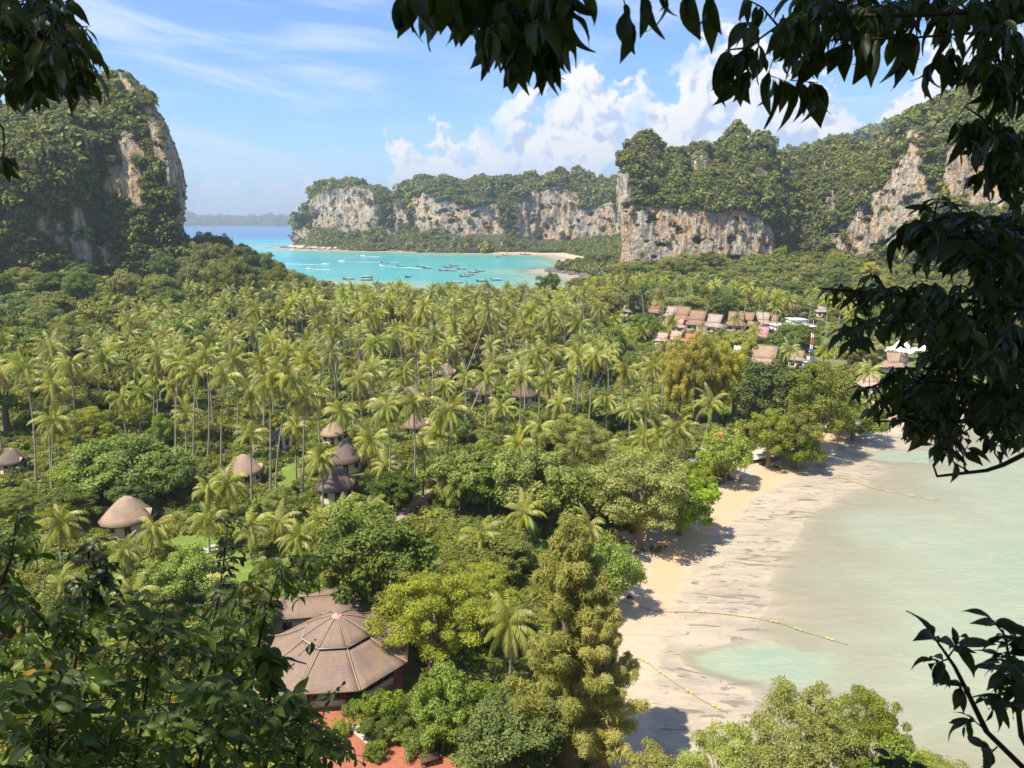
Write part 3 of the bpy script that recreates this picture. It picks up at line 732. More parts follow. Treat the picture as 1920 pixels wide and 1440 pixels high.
# dark rocks along the far waterline and round the wooded point
MATS['dark_rock'] = simple('dark_rock', (.13, .12, .11), .95, .1, .5, 1.2, bumpy=.6)
PROTO['rock'] = proto_collection('rocks', [rock_proto(i * 7, MATS['dark_rock']) for i in range(4)])
rr_ = np.random.default_rng(68); rp = []
for (a, b, n) in (((-106, 1190), (-180, 1225), 40), ((-180, 1225), (-241, 1250), 50), ((-241, 1250), (-327, 1300), 60), ((-327, 1300), (-400, 1345), 60), ((-400, 1345), (-436, 1400), 60), ((-436, 1400), (-440, 1470), 30),
                  ((82, 620), (66, 700), 40), ((66, 700), (43, 742), 60), ((43, 742), (44, 775), 40), ((44, 775), (90, 800), 40), ((-205, 600), (-176, 570), 30), ((-176, 570), (-100, 535), 60)):
    f = rr_.uniform(0, 1, n); rp.append(np.stack([a[0] + (b[0] - a[0]) * f + rr_.normal(0, 3, n), a[1] + (b[1] - a[1]) * f + rr_.normal(0, 3, n), 0 * f + .1], -1))
rp = np.concatenate(rp); scatter_stuff('shore_rocks', 'dark rocks along the waterline of the bay', rp, rr_.uniform(1.2, 4.2, len(rp)), PROTO['rock'], 23, (.6, 1.3))

# ------------------------------------------------------------------ coconut palms
def frond_arrays(L, el, droop, r, stations=30, wl=.085, age=0.0):
    """one feather leaf lying along +X, rising at angle el and bowing down; two rows of leaflets"""
    n = 9; pts = [np.zeros(3)]; a = el
    for k in range(n):
        pts.append(pts[-1] + np.array([math.cos(a), 0, math.sin(a)]) * L / n); a -= droop / n * (.35 + 1.5 * k / n)
    pts = np.array(pts); V = []; F = []; A = []
    for k in range(n + 1):                       # midrib ribbon, slightly folded
        w = .05 * (1 - .85 * k / n)
        V += [pts[k] + [0, w, 0], pts[k] + [0, 0, -w * .9], pts[k] + [0, -w, 0]]
        if k:
            o = 3 * (k - 1); F += [(o, o + 1, o + 4, o + 3), (o + 1, o + 2, o + 5, o + 4)]
    nb = len(V)
    for i in range(stations):
        t = .10 + .90 * (i + .5) / stations; k = min(int(t * n), n - 1); f = t * n - k
        p = pts[k] * (1 - f) + pts[k + 1] * f; d = pts[k + 1] - pts[k]; d /= np.linalg.norm(d)
        ll = L * .235 * (math.sin(math.pi * min(1, t * .86 + .13)) ** .7) * r.uniform(.85, 1.1)
        for s in (-1, 1):
            side = np.array([0, s, 0.]); nrm = np.cross(d, side) * s
            dirv = side * .72 + d * .62 + np.array([0, 0, -.45 - .35 * r.uniform()]) + r.normal(size=3) * .07
            dirv /= np.linalg.norm(dirv); mid = p + dirv * ll * .5; tip = p + dirv * ll * .92 + np.array([0, 0, -ll * .20])
            w = d * wl * .5; o = len(V)
            V += [p - w, p + w, mid + w * 1.2, mid - w * 1.2, tip]
            F += [(o, o + 1, o + 2, o + 3)]; A.append((o + 3, o + 2, o + 4))
    return np.array(V), F, A
FR_EL = [(80, 70, .0), (62, 100, .0), (44, 115, .1), (26, 115, .15), (8, 100, .22), (-14, 80, .38), (-38, 50, .56), (-64, 22, .92)]
FROND = []
for v in range(3):
    row = []
    for i, (el, dr, age) in enumerate(FR_EL):
        r = np.random.default_rng(200 + v * 20 + i)
        V, F, T = frond_arrays(4.6 * r.uniform(.9, 1.08), R(el + r.uniform(-6, 6)), R(dr * r.uniform(.85, 1.2)), r, age=age)
        row.append((V, F, T, age))
    FROND.append(row)
def frond_mesh(v, i):
    V, F, T, age = FROND[v][i]; r = np.random.default_rng(v * 9 + i)
    return mesh('frond', V, F, LEAF['palm'], {'rnd': r.uniform(0, 1, len(V)) * .5 + .25 * (i < 4) + .15, 'age': np.full(len(V), age) + r.normal(0, .05, len(V))}, T=T)
FROND_ME = [[frond_mesh(v, i) for i in range(len(FR_EL))] for v in range(3)]
def frond_plan(r, full=1.0):
    """list of (variant, elevation step, heading)"""
    out = []; h = r.uniform(0, 6.28)
    counts = [2, 3, 4, 5, 6, 6, 5, 3]; skirt = r.choice([.2, .6, 1.0, 1.5])
    for i, c in enumerate(counts):
        c = max(0, int(round(c * full * (skirt if i >= 6 else 1) + r.uniform(-.8, .6))))
        for k in range(c):
            out.append((int(r.integers(3)), i, h + 6.2832 * k / max(c, 1) + r.uniform(-.3, .3))); h += 2.4
    return out
def crown_mesh(seed):
    r = np.random.default_rng(seed); Vs = []; Fs = []; Ts = []; rn = []; ag = []; o = 0
    for v, i, hd in frond_plan(r):
        V, F, T, age = FROND[v][i]; c, s = math.cos(hd), math.sin(hd); M = np.array([[c, -s, 0], [s, c, 0], [0, 0, 1]])
        Vs.append(V @ M.T); Fs += [tuple(j + o for j in f) for f in F]; Ts += [tuple(j + o for j in f) for f in T]
        rn.append(r.uniform(0, 1, len(V)) * .45 + r.uniform(.05, .5)); ag.append(np.full(len(V), age + r.normal(0, .07))); o += len(V)
    return mesh('crown', np.concatenate(Vs), Fs, LEAF['palm'], {'rnd': np.concatenate(rn), 'age': np.concatenate(ag)}, T=Ts)
CROWNS = [crown_mesh(300 + i) for i in range(12)]
def nuts_mesh():
    b = MB(); r = random.Random(2)
    for k in range(7):
        a = k * .9; c = Vector((math.cos(a) * .28, math.sin(a) * .28, -.25 - .12 * (k % 3)))
        bm = bmesh.new(); bmesh.ops.create_icosphere(bm, subdivisions=1, radius=.15, matrix=Matrix.Translation(c) @ Matrix.Diagonal((1, 1, 1.25, 1)))
        bm.verts.ensure_lookup_table(); b.add([v.co for v in bm.verts], T=[[v.index for v in f.verts] for f in bm.faces]); bm.free()
    return mesh('coconuts', b.V, T=b.T, mat=MATS['nut'])
MATS['nut'] = simple('nut', (.30, .27, .06), .5, .4)
NUTS = nuts_mesh()
def trunk_mesh(base, top, seed):
    r = random.Random(seed); b = Vector(base); t = Vector(top); pts = []; rad = []; n = 9
    bow = Vector((r.uniform(-1, 1), r.uniform(-1, 1), 0)) * .035 * (t - b).length
    for k in range(n + 1):
        f = k / n; pts.append(b.lerp(t, f) + bow * math.sin(f * math.pi) - b); rad.append(.15 + .10 * (1 - f) ** 3 + .05 * (f < .05) - .03 * f)
    V, F, T = tube(pts, rad, 7); return mesh('trunk', V, F, MATS['palm_trunk'], T=T, smooth=True)
# photo points: crown x, crown y, foot x, foot y (None: foot hidden, a 20 m palm)
PALM_PX = [(47, 693, 67, 913), (100, 723, 100, 917), (132, 680, 138, 917), (102, 787, 97, 922), (177, 640, 184, 740), (205, 663, 207, 780), (227, 647, 229, 745), (230, 743, 240, 830),
    (263, 737, 262, 828), (298, 667, 295, 835), (290, 710, 291, 838), (337, 680, 330, 847), (325, 720, 326, 840), (387, 667, 390, 860), (367, 697, 363, 878), (397, 650, 402, 800), (388, 580, 389, 650),
    (342, 583, 344, 670), (303, 603, 306, 700), (343, 613, 345, 720), (422, 707, 415, 877), (433, 617, 436, 720), (348, 773, 350, 856), (473, 740, 476, 850), (470, 813, 472, 940), (507, 713, 507, 953),
    (547, 707, 517, 953), (570, 740, 567, 923), (553, 800, 555, 897), (600, 860, 603, 956), (597, 737, 600, 850), (510, 643, 513, 780), (440, 680, 444, 820), (490, 680, 494, 800), (540, 657, 543, 790),
    (577, 660, 580, 780), (620, 663, 622, 790), (550, 560, None, 0), (593, 603, None, 0), (623, 627, None, 0), (327, 647, 330, 780), (253, 693, 256, 800), (97, 653, 102, 800), (3, 700, 5, 850), (5, 640, 7, 800),
    (390, 918, 390, 985), (427, 905, 430, 975), (115, 978, 115, 1062), (290, 990, 276, 1046), (393, 976, 393, 1034), (233, 1032, 235, 1085), (248, 1117, 250, 1165), (113, 1095, 115, 1150), (523, 980, 523, 1030), (600, 985, 600, 1040),
    (470, 990, 470, 1045), (660, 687, 662, 800), (700, 647, 703, 780), (700, 693, 703, 790), (773, 633, 778, 760), (840, 647, 843, 770), (807, 680, 803, 800), (758, 700, 764, 810), (873, 707, 872, 817), (835, 720, 837, 810),
    (910, 707, 910, 800), (977, 707, 975, 810), (673, 713, 687, 840), (725, 763, 725, 953), (775, 753, 775, 957), (845, 770, 844, 905), (643, 773, 643, 882), (698, 827, 697, 915), (723, 873, 724, 945), (823, 813, 823, 905),
    (796, 838, 792, 930), (943, 763, 942, 860), (1013, 803, 1012, 885), (972, 833, 968, 927), (917, 903, 917, 965), (993, 933, 993, 1000), (1007, 667, 1010, 790), (1070, 700, 1072, 800), (1027, 713, 1030, 800), (1117, 667, 1103, 817),
    (1138, 667, 1137, 760), (1173, 693, 1163, 812), (1247, 653, 1240, 768), (1203, 623, 1203, 690), (1213, 753, 1215, 830), (1207, 820, 1205, 880), (1137, 747, 1137, 818), (1133, 837, 1135, 890), (1270, 807, 1277, 880), (1050, 757, 1052, 830),
    (1332, 757, 1316, 838), (1287, 797, 1287, 866), (1405, 700, 1406, 760), (1480, 657, 1481, 700), (900, 1000, 902, 1066), (983, 962, 986, 1030), (953, 1168, 955, 1292), (1103, 985, 1106, 1050), (1240, 822, 1242, 880), (1180, 770, 1182, 850),
    (860, 905, 862, 965), (760, 890, 762, 945), (690, 955, 690, 1005), (640, 965, 640, 1015), (560, 1010, 560, 1060), (1090, 640, 1092, 740), (920, 650, 922, 760), (1330, 660, 1332, 740), (1225, 690, 1226, 790)]
LANDMARKS = []                              # (name, photo x, photo y) filled further down, used in labels
def palm_site(c):
    cx, cy, fx, fy = c
    if fx is None:
        x, y = gp(cx, cy, 21.5); return (x, y), Vector((x, y, 21.5)), (x, y)
    x, y = gp(fx, fy, 2.3); top = at(cx, cy, y)
    return (x, y), top, (x, y)
AVOID = []                                  # discs kept free of scattered plants: x, y, radius
palm_list = []                              # (base, top, manual)
for c in PALM_PX:
    (x, y), top, _ = palm_site(c)
    z = float(height(np.array([x]), np.array([y]))[0]); palm_list.append(((x, y, z - .15), top, True))
# more palms filling the grove
GROVE = [(60, 640), (260, 590), (420, 560), (560, 545), (700, 535), (860, 535), (1010, 540), (1130, 545), (1165, 600), (1190, 660), (1260, 715), (1260, 760), (1120, 740), (980, 690), (640, 690), (420, 690), (250, 700), (90, 700)]
pr = np.random.default_rng(11); tries = 0; n_extra = 0
pts_xy = [p[0][:2] for p in palm_list]
extra = []
while n_extra < 280 and tries < 60000:
    tries += 1
    x = pr.uniform(-190, 130); y = pr.uniform(165, 505); z = pr.uniform(11, 24) + pr.normal(0, 1)
    px, py = proj(np.array([x]), np.array([y]), np.array([z + 2.3]))
    if not inpoly(px, py, GROVE)[0]: continue
    mind = 5.4 if y < 300 else 7.0
    if min((x - a) ** 2 + (y - b) ** 2 for a, b in pts_xy) < mind ** 2: continue
    pts_xy.append((x, y)); extra.append((x, y, z)); n_extra += 1
ex = np.array(extra); exsd = sdist(ex[:, 0], ex[:, 1]); ex = ex[exsd > 6]
# palms at the foot of the right wall and between the resort roofs
for px, py, h in ((1135, 520, 19), (1150, 522, 20), (1165, 520, 18), (1180, 524, 21), (1195, 520, 19), (1212, 525, 21), (1228, 522, 19), (1245, 526, 20), (1262, 524, 21), (1118, 524, 18), (1105, 530, 19), (1280, 530, 19), (1300, 528, 18),
                  (1320, 532, 19), (1345, 535, 18), (1370, 535, 17), (1395, 540, 18), (1420, 545, 17), (1440, 552, 18), (1460, 555, 19), (1465, 575, 15), (1555, 562, 19), (1570, 566, 18), (1575, 570, 20), (1600, 590, 17), (1690, 600, 18), (1373, 595, 10), (1352, 620, 9),
                  (1290, 605, 9), (1255, 600, 9), (1420, 620, 12), (1545, 655, 10), (1640, 690, 12), (1085, 545, 16), (1060, 545, 17), (1240, 560, 17), (1500, 560, 17), (1520, 545, 18)):
    x, y = gp(px, py, h + 2.5); ex = np.vstack([ex, [x, y, h]])
ezs = height(ex[:, 0], ex[:, 1])
for (x, y, h), z in zip(ex, ezs):
    ln = 1.0 if pr.uniform() < .7 else 2.6; t = Vector((x + pr.normal(0, ln), y + pr.normal(0, ln), z + h)); palm_list.append(((x, y, z - .15), t, False))
palm_list.sort(key=lambda p: p[0][1] ** 2 + p[0][0] ** 2)
PALMS = []
far_pts = []
for k, (b, t, man) in enumerate(palm_list):
    if k >= 300: far_pts.append((b, t)); continue
    PALMS.append((b, t, man))
def build_palms():
    for k, (b, t, man) in enumerate(PALMS):
        h = t.z - b[2]; r = np.random.default_rng(1000 + k)
        o = thing('coconut_palm', '', 'palm tree', b, group='coconut palms of the grove')
        obj('trunk', trunk_mesh(b, t, k), o)
        top = Vector(t) - Vector(b); sc = r.uniform(.80, 1.12) * (1.0 if h > 9 else .95)
        px, py = proj(t.x, t.y, t.z)
        if k < 75:
            for v, i, hd in frond_plan(r, r.uniform(.8, 1.1)):
                obj('frond', FROND_ME[v][i], o, top, (r.normal(0, .05), r.normal(0, .08), hd), sc * r.uniform(.88, 1.1))
            if h > 8: obj('coconuts', NUTS, o, top)
        else:
            obj('crown', CROWNS[int(r.integers(12))], o, top, (r.normal(0, .06), r.normal(0, .06), r.uniform(0, 6.28)), (sc, sc, sc * r.uniform(.9, 1.1)))
        PALM_OBJ.append((o, float(px), float(py), h, b, t))
PALM_OBJ = []
build_palms()
# the palms beyond the nearest three hundred
if far_pts:
    trV = MB(); P = []; 
    for k, (b, t) in enumerate(far_pts):
        V, F, T = tube([Vector(b), Vector(b).lerp(t, .5) + Vector((.3, 0, 0)), Vector(t)], [.2, .15, .12], 5); trV.add(V, F, T, 0)
        P.append(t)
    o = trV.build('far_palms', MATS['palm_trunk']); tag(o, 'far coconut palms standing before the bay and the pale wall', kind='stuff')
    c = scatter_stuff('crown', '', np.array([list(p) for p in P]), np.random.default_rng(5).uniform(.85, 1.1, len(P)), proto_collection('far_crowns', CROWNS), 3, (.9, 1.1))
    c.parent = o; c['kind'] = 'stuff';

# ------------------------------------------------------------------ broadleaf and needle trees
def tree_meshes(seed, kind, rx, rz, nclump, per, cr, L, Wd, leaf, base=.32, flat=.75, droop=0., hollow=.55):
    """returns (trunk mesh, crown mesh) of a tree about 2*rx wide with its crown from base*H to H"""
    r = np.random.default_rng(seed); H = rz * 2 / (1 - base); cz = H - rz
    if kind == 'cone':                          # plume like boughs that rise from a straight trunk
        nb = nclump // 6; t = np.sort(r.uniform(0, 1, nb) ** .85); ang = np.arange(nb) * 2.4 + r.uniform(-.5, .5, nb); Lb = rx * (1 - t) ** .75 * r.uniform(.55, 1.15, nb) + .35
        f = np.linspace(.22, 1.0, 6)[None, :]; rad = Lb[:, None] * f; zz = (H * (base + (1 - base) * .93 * t))[:, None] + rad * r.uniform(.35, .95, nb)[:, None] + f * .4
        c = np.stack([np.cos(ang)[:, None] * rad, np.sin(ang)[:, None] * rad, zz], -1).reshape(-1, 3); nclump = len(c)
        cra = (cr * (1.15 - .62 * f) * r.uniform(.75, 1.2, nb)[:, None] * (1 - .35 * t)[:, None]).reshape(-1)
    else:
        d = rand_dirs(nclump, .28, r); s = r.uniform(hollow, 1.0, nclump)[:, None] * (1 + .38 * fbm(d * 1.9 + seed, 2))[:, None]
        c = d * s * np.array([rx, rx, rz]); c[:, 2] = np.maximum(c[:, 2], -rz * .75) + cz
        cra = cr * r.uniform(.65, 1.25, nclump)
    V, F, rnd = clump_leaves(c, cra, per, L, Wd, .45, flat, r, droop)
    crown = mesh('crown', V, F, LEAF[leaf], {'rnd': rnd})
    b = MB(); rr = .035 * H + .08
    b.tube([(0, 0, -.3), (rr * .4, 0, H * .18), (0, rr * .5, H * .45), (0, 0, H * (.93 if kind == 'cone' else .7))], [rr * 1.25, rr, rr * .7, rr * .2], 8)
    for k in r.choice(nclump, min(9, nclump), replace=False):
        e = Vector(c[k]); s = Vector((0, 0, H * r.uniform(.25, .5))); b.tube([s, s.lerp(e, .5) + Vector((0, 0, -.1 * H * .3)), e], [rr * .5, rr * .32, rr * .1], 5)
    return mesh('trunk', b.V, b.F, MATS['bark'], T=b.T), crown, H
TREE = {}
def variant(key, *a, **k): TREE.setdefault(key, []).append(tree_meshes(*a, **k))
for i in range(3):
    variant('broad', 500 + i, 'round', 6.0, 4.6, 95, 200, 1.30, .42, .26, 'broad', .22)
    variant('bright', 520 + i, 'round', 5.0, 3.2, 85, 180, 1.10, .36, .22, 'bright', .20)
    variant('feather', 540 + i, 'round', 5.4, 4.0, 125, 230, .95, .27, .11, 'feather', .25, .55)
    variant('olive', 560 + i, 'round', 5.4, 4.4, 100, 180, 1.10, .34, .17, 'olive', .22, .7)
    variant('casu', 580 + i, 'cone', 3.6, 9.0, 330, 150, .92, .62, .075, 'casu', .12, 1.25, 1.6)
    variant('casuo', 590 + i, 'round', 3.6, 6.5, 130, 170, .80, .60, .085, 'casu', .16, 1.2, 1.6, .35)
    variant('canopy', 600 + i, 'round', 6.5, 4.2, 100, 110, 1.6, .55, .34, 'olive', .30, .55)
    variant('canopyg', 620 + i, 'round', 6.5, 4.6, 100, 110, 1.6, .55, .34, 'broad', .30, .6)
    variant('shrub', 640 + i, 'round', 2.2, 1.5, 40, 120, .62, .22, .13, 'bright', .08)
    variant('lime', 660 + i, 'round', 4.6, 3.4, 100, 140, 1.1, .36, .24, 'yellow', .24)
WIDTH = {'broad': 6., 'bright': 5., 'feather': 5.4, 'olive': 5.4, 'casu': 3.6, 'casuo': 3.6, 'canopy': 6.5, 'canopyg': 6.5, 'shrub': 2.2, 'lime': 4.6}
tree_no = [0]
def tree(key, x, y, rx, H, label, name='broadleaf_tree', cat='tree', group=None, z=None, v=None, rz=None):
    tree_no[0] += 1; k = tree_no[0]; r = np.random.default_rng(4000 + k)
    tr, cr, H0 = TREE[key][k % 3 if v is None else v]
    if z is None: z = float(height(np.array([x]), np.array([y]))[0])
    sx = rx / WIDTH[key] ; sz = H / H0
    o = thing(name, label, cat, (x, y, z), r.uniform(0, 6.28) if rz is None else rz, group)
    obj('trunk', tr, o, scale=(sx, sx, sz)); obj('crown', cr, o, scale=(sx * r.uniform(.94, 1.06), sx, sz)); AVOID.append((x, y, rx * .7)); return o
def tree_px(key, px, py_top, py_foot, w_px, label, **kw):
    """a tree from the photo: crown middle x, top y, foot y and crown width"""
    x, y = gp(px, py_foot, 2.3); top = at(px, py_top, y); dist = math.hypot(y * CP + (CAMZ - 2.3) * SP, 0)
    return tree(key, x, y, w_px * dist / FPX / 2, max(1.5, top.z - 2.3), label, **kw)
# near trees, one by one
tree_px('broad', 705, 958, 1160, 225, 'big dark green broadleaf tree right behind the octagonal pavilion roof')
tree_px('feather', 815, 1078, 1265, 210, 'feathery light green tree overhanging the right side of the octagonal pavilion')
tree_px('feather', 900, 1062, 1205, 165, 'feathery green tree behind the short palm beside the pavilion')
tree_px('casu', 1066, 935, 1430, 215, 'tallest yellow green casuarina at the edge of the beach', name='casuarina_tree')
tree_px('casu', 1120, 1080, 1445, 175, 'shorter yellow green casuarina leaning over the sand, seaward of the tallest one', name='casuarina_tree')
tree_px('casu', 1088, 1010, 1405, 150, 'casuarina half hidden on the inland side of the tallest one', name='casuarina_tree')
tree_px('bright', 1140, 1015, 1130, 120, 'bright green shrub tree on the beach edge just past the tallest casuarina')
tree_px('broad', 965, 1315, 1470, 190, 'dark olive tree with bare twigs at the foot of the casuarinas')
tree_px('bright', 835, 1275, 1395, 130, 'bright green bush between the pavilion and the casuarinas', name='shrub')
tree_px('broad', 910, 1285, 1375, 130, 'dark leafed bush below the short palm near the pavilion', name='shrub')
tree_px('shrub', 672, 1310, 1345, 62, 'clipped lime green hedge ball beside the red brick terrace', name='hedge', cat='hedge')
tree_px('shrub', 722, 1300, 1365, 90, 'loose pale green shrub between clipped hedge ball and terrace', name='shrub', cat='shrub')
tree_px('broad', 720, 1335, 1385, 90, 'low dark round shrub at the corner of the terrace', name='shrub', cat='shrub')
tree_px('shrub', 745, 1352, 1392, 60, 'leafy shrub between the low dark shrub and the garden table', name='shrub', cat='shrub')
tree_px('shrub', 790, 1372, 1418, 70, 'loose shrub behind the garden table', name='shrub', cat='shrub')
tree_px('shrub', 640, 1352, 1382, 46, 'yellow green shrub on the terrace below the hedge ball', name='shrub', cat='shrub')
tree_px('shrub', 705, 1392, 1428, 50, 'small potted shrub in the middle of the red terrace', name='shrub', cat='shrub')
tree_px('lime', 940, 1005, 1080, 120, 'yellowish bush between the large palm crowns and the casuarinas', name='shrub')
tree_px('olive', 1195, 845, 1018, 190, 'large rounded olive green tree on the bank above the two walkers')
tree_px('bright', 1275, 880, 990, 130, 'bright green tree spreading over the sand beside the large rounded olive tree')
tree_px('bright', 1300, 868, 915, 80, 'low bright bush filling the gap at the top of the beach', name='shrub', cat='shrub')
tree_px('bright', 1358, 808, 898, 100, 'dense round bright green tree above the seated couple on the sand')
tree_px('olive', 1440, 762, 868, 90, 'olive tree leaning out beside the low beach wall')
tree_px('olive', 1490, 750, 866, 100, 'middle one of the olive trees over the beach wall end')
tree_px('bright', 1496, 800, 868, 84, 'low yellow green tree whose boughs hang over the sand at the beach wall')
tree_px('olive', 1520, 672, 846, 150, 'tall soft olive green tree at the bend of the beach')
tree_px('broad', 1430, 680, 830, 130, 'dark green spreading tree behind the olive trees of the beach wall')
tree_px('bright', 1600, 745, 812, 110, 'bright green tree row end behind the beach promenade wall')
tree_px('casuo', 1268, 632, 802, 62, 'feathery casuarina, first of the row beside the palms', name='casuarina_tree', group='casuarinas behind the beach')
tree_px('casuo', 1305, 618, 800, 70, 'feathery casuarina, second of the row beside the palms', name='casuarina_tree', group='casuarinas behind the beach')
tree_px('casuo', 1340, 640, 796, 62, 'feathery casuarina, third of the row beside the palms', name='casuarina_tree', group='casuarinas behind the beach')
tree_px('casuo', 1375, 650, 790, 56, 'feathery casuarina, last of the row next to the phone mast', name='casuarina_tree', group='casuarinas behind the beach')
tree_px('bright', 252, 832, 936, 190, 'broad bright green tree right behind the domed hut beside the lawn')
tree_px('bright', 325, 856, 940, 110, 'bright green tree joined to the broad one behind the domed hut')
tree_px('bright', 150, 868, 930, 110, 'bright green tree beneath the three tall palms by the edge')
tree_px('feather', 165, 765, 870, 120, 'pale feathery tree among the palm trunks above the broad bright tree')
tree_px('bright', 345, 1035, 1130, 130, 'light green round tree on the lawn below the domed hut')
tree_px('bright', 870, 850, 955, 130, 'glossy green tree in the middle of the slope of shrubs below the palms')
tree_px('broad', 930, 850, 960, 150, 'glossy mid green tree left of the soft round tree')
tree_px('bright', 1000, 850, 985, 160, 'glossy yellow green tree right below the palms above the beach')
tree_px('feather', 1075, 775, 905, 120, 'soft feathery round tree before the palms that stand above the beach')
tree_px('bright', 1085, 880, 985, 140, 'glossy green tree adjoining the large rounded olive tree')
tree_px('bright', 1170, 850, 935, 110, 'fresh green tree behind the large rounded olive tree')
tree_px('bright', 660, 940, 1030, 150, 'light green shrubby tree behind the pavilion and left of the dirt path')
tree_px('bright', 560, 1085, 1150, 110, 'shrub row in front of the pavilion annex roof', name='shrub')
tree_px('broad', 450, 1120, 1215, 150, 'dark green tree left of the pavilion behind the hillside bushes')
tree_px('lime', 1270, 560, 596, 90, 'yellow green tree behind the row of brown resort roofs')
tree_px('bright', 1212, 592, 640, 60, 'rich green tree before the brown resort roofs')
tree_px('lime', 1383, 622, 690, 70, 'vivid lime green tree behind the white phone mast')
tree_px('broad', 1450, 630, 680, 90, 'dark green tree below the pink roofed house')
tree_px('bright', 1490, 610, 660, 90, 'fresh green tree beside the red and white tower')
tree_px('lime', 1610, 640, 690, 80, 'yellow green tree below the white tent roof')
# trees on the slope right below, in front of the sea
tree('feather', 24, 52, 4.3, 12.8, 'light green tree top in the corner below the tidal flats, tallest of its clump', z=2, group='trees at the foot of the viewpoint')
tree('feather', 30.2, 53, 3.5, 11.8, 'light green tree top beside the tallest of its clump, seaward', z=1.5, group='trees at the foot of the viewpoint')
tree('feather', 17.5, 50, 4.2, 9.5, 'light green tree top inland of the tallest of its clump by the sand', z=2, group='trees at the foot of the viewpoint')
tree('olive', 21.5, 46, 4.0, 10.5, 'yellow green tree top in front of the tallest of its clump', z=3, group='trees at the foot of the viewpoint')
tree('feather', 34, 50, 3.6, 8.5, 'outermost light green tree top over the tidal flats', z=1, group='trees at the foot of the viewpoint')
tree('broad', 30, 46, 4.2, 10.0, 'darker green tree top nearest below, in front of the outermost one', z=3, group='trees at the foot of the viewpoint')
tree('olive', 12, 51, 3.6, 6.0, 'low dull green tree between casuarinas and the clump below', z=2.5, group='trees at the foot of the viewpoint')
# the wood under the headland and behind the grove
WOOD = []
HUT_ROOM = [(px, gp(px, py, 5.2)[1], w) for px, py, w in ((215, 983, 104), (444, 890, 80), (620, 815, 54), (641, 866, 76), (622, 918, 84), (765, 752, 62), (778, 800, 56), (905, 738, 52), (985, 742, 60), (523, 822, 48), (1110, 815, 46))]
def fill_trees(poly, n, keys, Hr, wr, label, group, mind, yr, name='broadleaf_tree', seed=1):
    r = np.random.default_rng(seed); M = 3000; c = 0
    px = r.uniform(min(p[0] for p in poly), max(p[0] for p in poly), M); py = r.uniform(min(p[1] for p in poly), max(p[1] for p in poly), M)
    k = inpoly(px, py, poly); px, py = px[k], py[k]; H = r.uniform(*Hr, len(px)); z = 2.5
    for _ in range(3):
        a = (px - 960) / FPX; cy = (720 - py) / FPX; t = (z + H - CAMZ) / (-SP + cy * CP); x = a * t; y = (CP + cy * SP) * t; z = height(x, y)
    ok = (y > yr[0]) & (y < yr[1]) & (sdist(x, y) > 7)
    for X, Y, Z, h in zip(x[ok], y[ok], z[ok], H[ok]):
        if c >= n: break
        if any((X - p) ** 2 + (Y - q) ** 2 < mind ** 2 for p, q in WOOD): continue
        qx, _ = proj(X, Y, 5.0)
        if any(abs(qx - hx) < hw * .6 + 22 and hy_ - 34 < Y < hy_ + 7 for hx, hy_, hw in HUT_ROOM): continue
        WOOD.append((X, Y)); c += 1; tree(keys[int(r.integers(len(keys)))], float(X), float(Y), r.uniform(*wr), float(h), label, name, group=group, z=float(Z))
fill_trees([(-20, 430), (90, 440), (190, 540), (330, 470), (420, 480), (560, 520), (570, 570), (420, 600), (260, 640), (120, 690), (-20, 660)], 60, ['canopy', 'canopyg', 'canopy', 'feather'], (11, 20), (6.0, 9.5),
           'spreading tree of the wood below the tall headland', 'wood below the headland', 7.0, (150, 480), seed=3)
fill_trees([(335, 470), (400, 478), (480, 505), (565, 525), (560, 560), (420, 560), (330, 540)], 20, ['canopy', 'canopyg', 'olive'], (17, 26), (7.0, 10.0),
           'spreading tree of the wood below the tall headland', 'wood below the headland', 8, (330, 560), seed=13)
fill_trees([(560, 545), (780, 540), (1000, 540), (1130, 560), (1165, 610), (1140, 700), (900, 620), (700, 600)], 44, ['olive', 'bright', 'casuo', 'feather', 'broad', 'lime'], (10, 17), (4.0, 6.5),
           'leafy tree between the palms of the grove towards the bay', 'trees among the far palms', 7.5, (220, 500), seed=4)
fill_trees([(1040, 500), (1165, 478), (1300, 478), (1450, 480), (1600, 470), (1700, 480), (1700, 580), (1540, 560), (1440, 555), (1250, 560), (1100, 545)], 74, ['canopyg', 'canopy', 'olive', 'bright', 'casuo', 'feather'], (9, 16), (5.5, 9.5),
           'round topped tree of the wood below the pale wall', 'wood below the right cliffs', 6.5, (330, 700), seed=5)
fill_trees([(1090, 600), (1250, 640), (1400, 640), (1560, 640), (1760, 600), (1760, 740), (1600, 740), (1540, 700), (1400, 700), (1250, 690)], 14, ['bright', 'olive', 'broad', 'lime'], (4, 6.5), (2.4, 4.0),
           'garden tree between the resort roofs', 'garden trees of the resort', 9, (190, 420), seed=6)
fill_trees([(0, 700), (250, 700), (420, 860), (640, 900), (620, 960), (420, 960), (0, 960)], 14, ['bright', 'feather', 'broad'], (4, 8), (2.6, 4.2),
           'leafy garden tree under the tall palms near the huts', 'garden trees under the palms', 7, (100, 260), seed=8)
fill_trees([(640, 780), (900, 740), (1200, 740), (1240, 830), (1100, 860), (900, 880), (660, 900)], 20, ['bright', 'feather', 'broad'], (4, 8), (2.6, 4.2),
           'leafy garden tree amid the palms above the beach', 'garden trees amid the palms', 7, (100, 280), seed=9)
tree('broad', 68, 735, 9, 12, 'dark tree clump on the rocky point by the bay', z=2); tree('canopyg', 84, 745, 11, 17, 'taller tree on the rocky point by the bay', z=3)
tree('broad', 56, 742, 7, 8, 'low tree at the tip of the rocky point', z=1.5); tree('canopyg', 92, 715, 10, 18, 'tree behind the rocky point beneath the pale wall', z=3)
tree_px('broad', 1028, 510, 566, 44, 'single dark rounded tree standing out against the bay water')
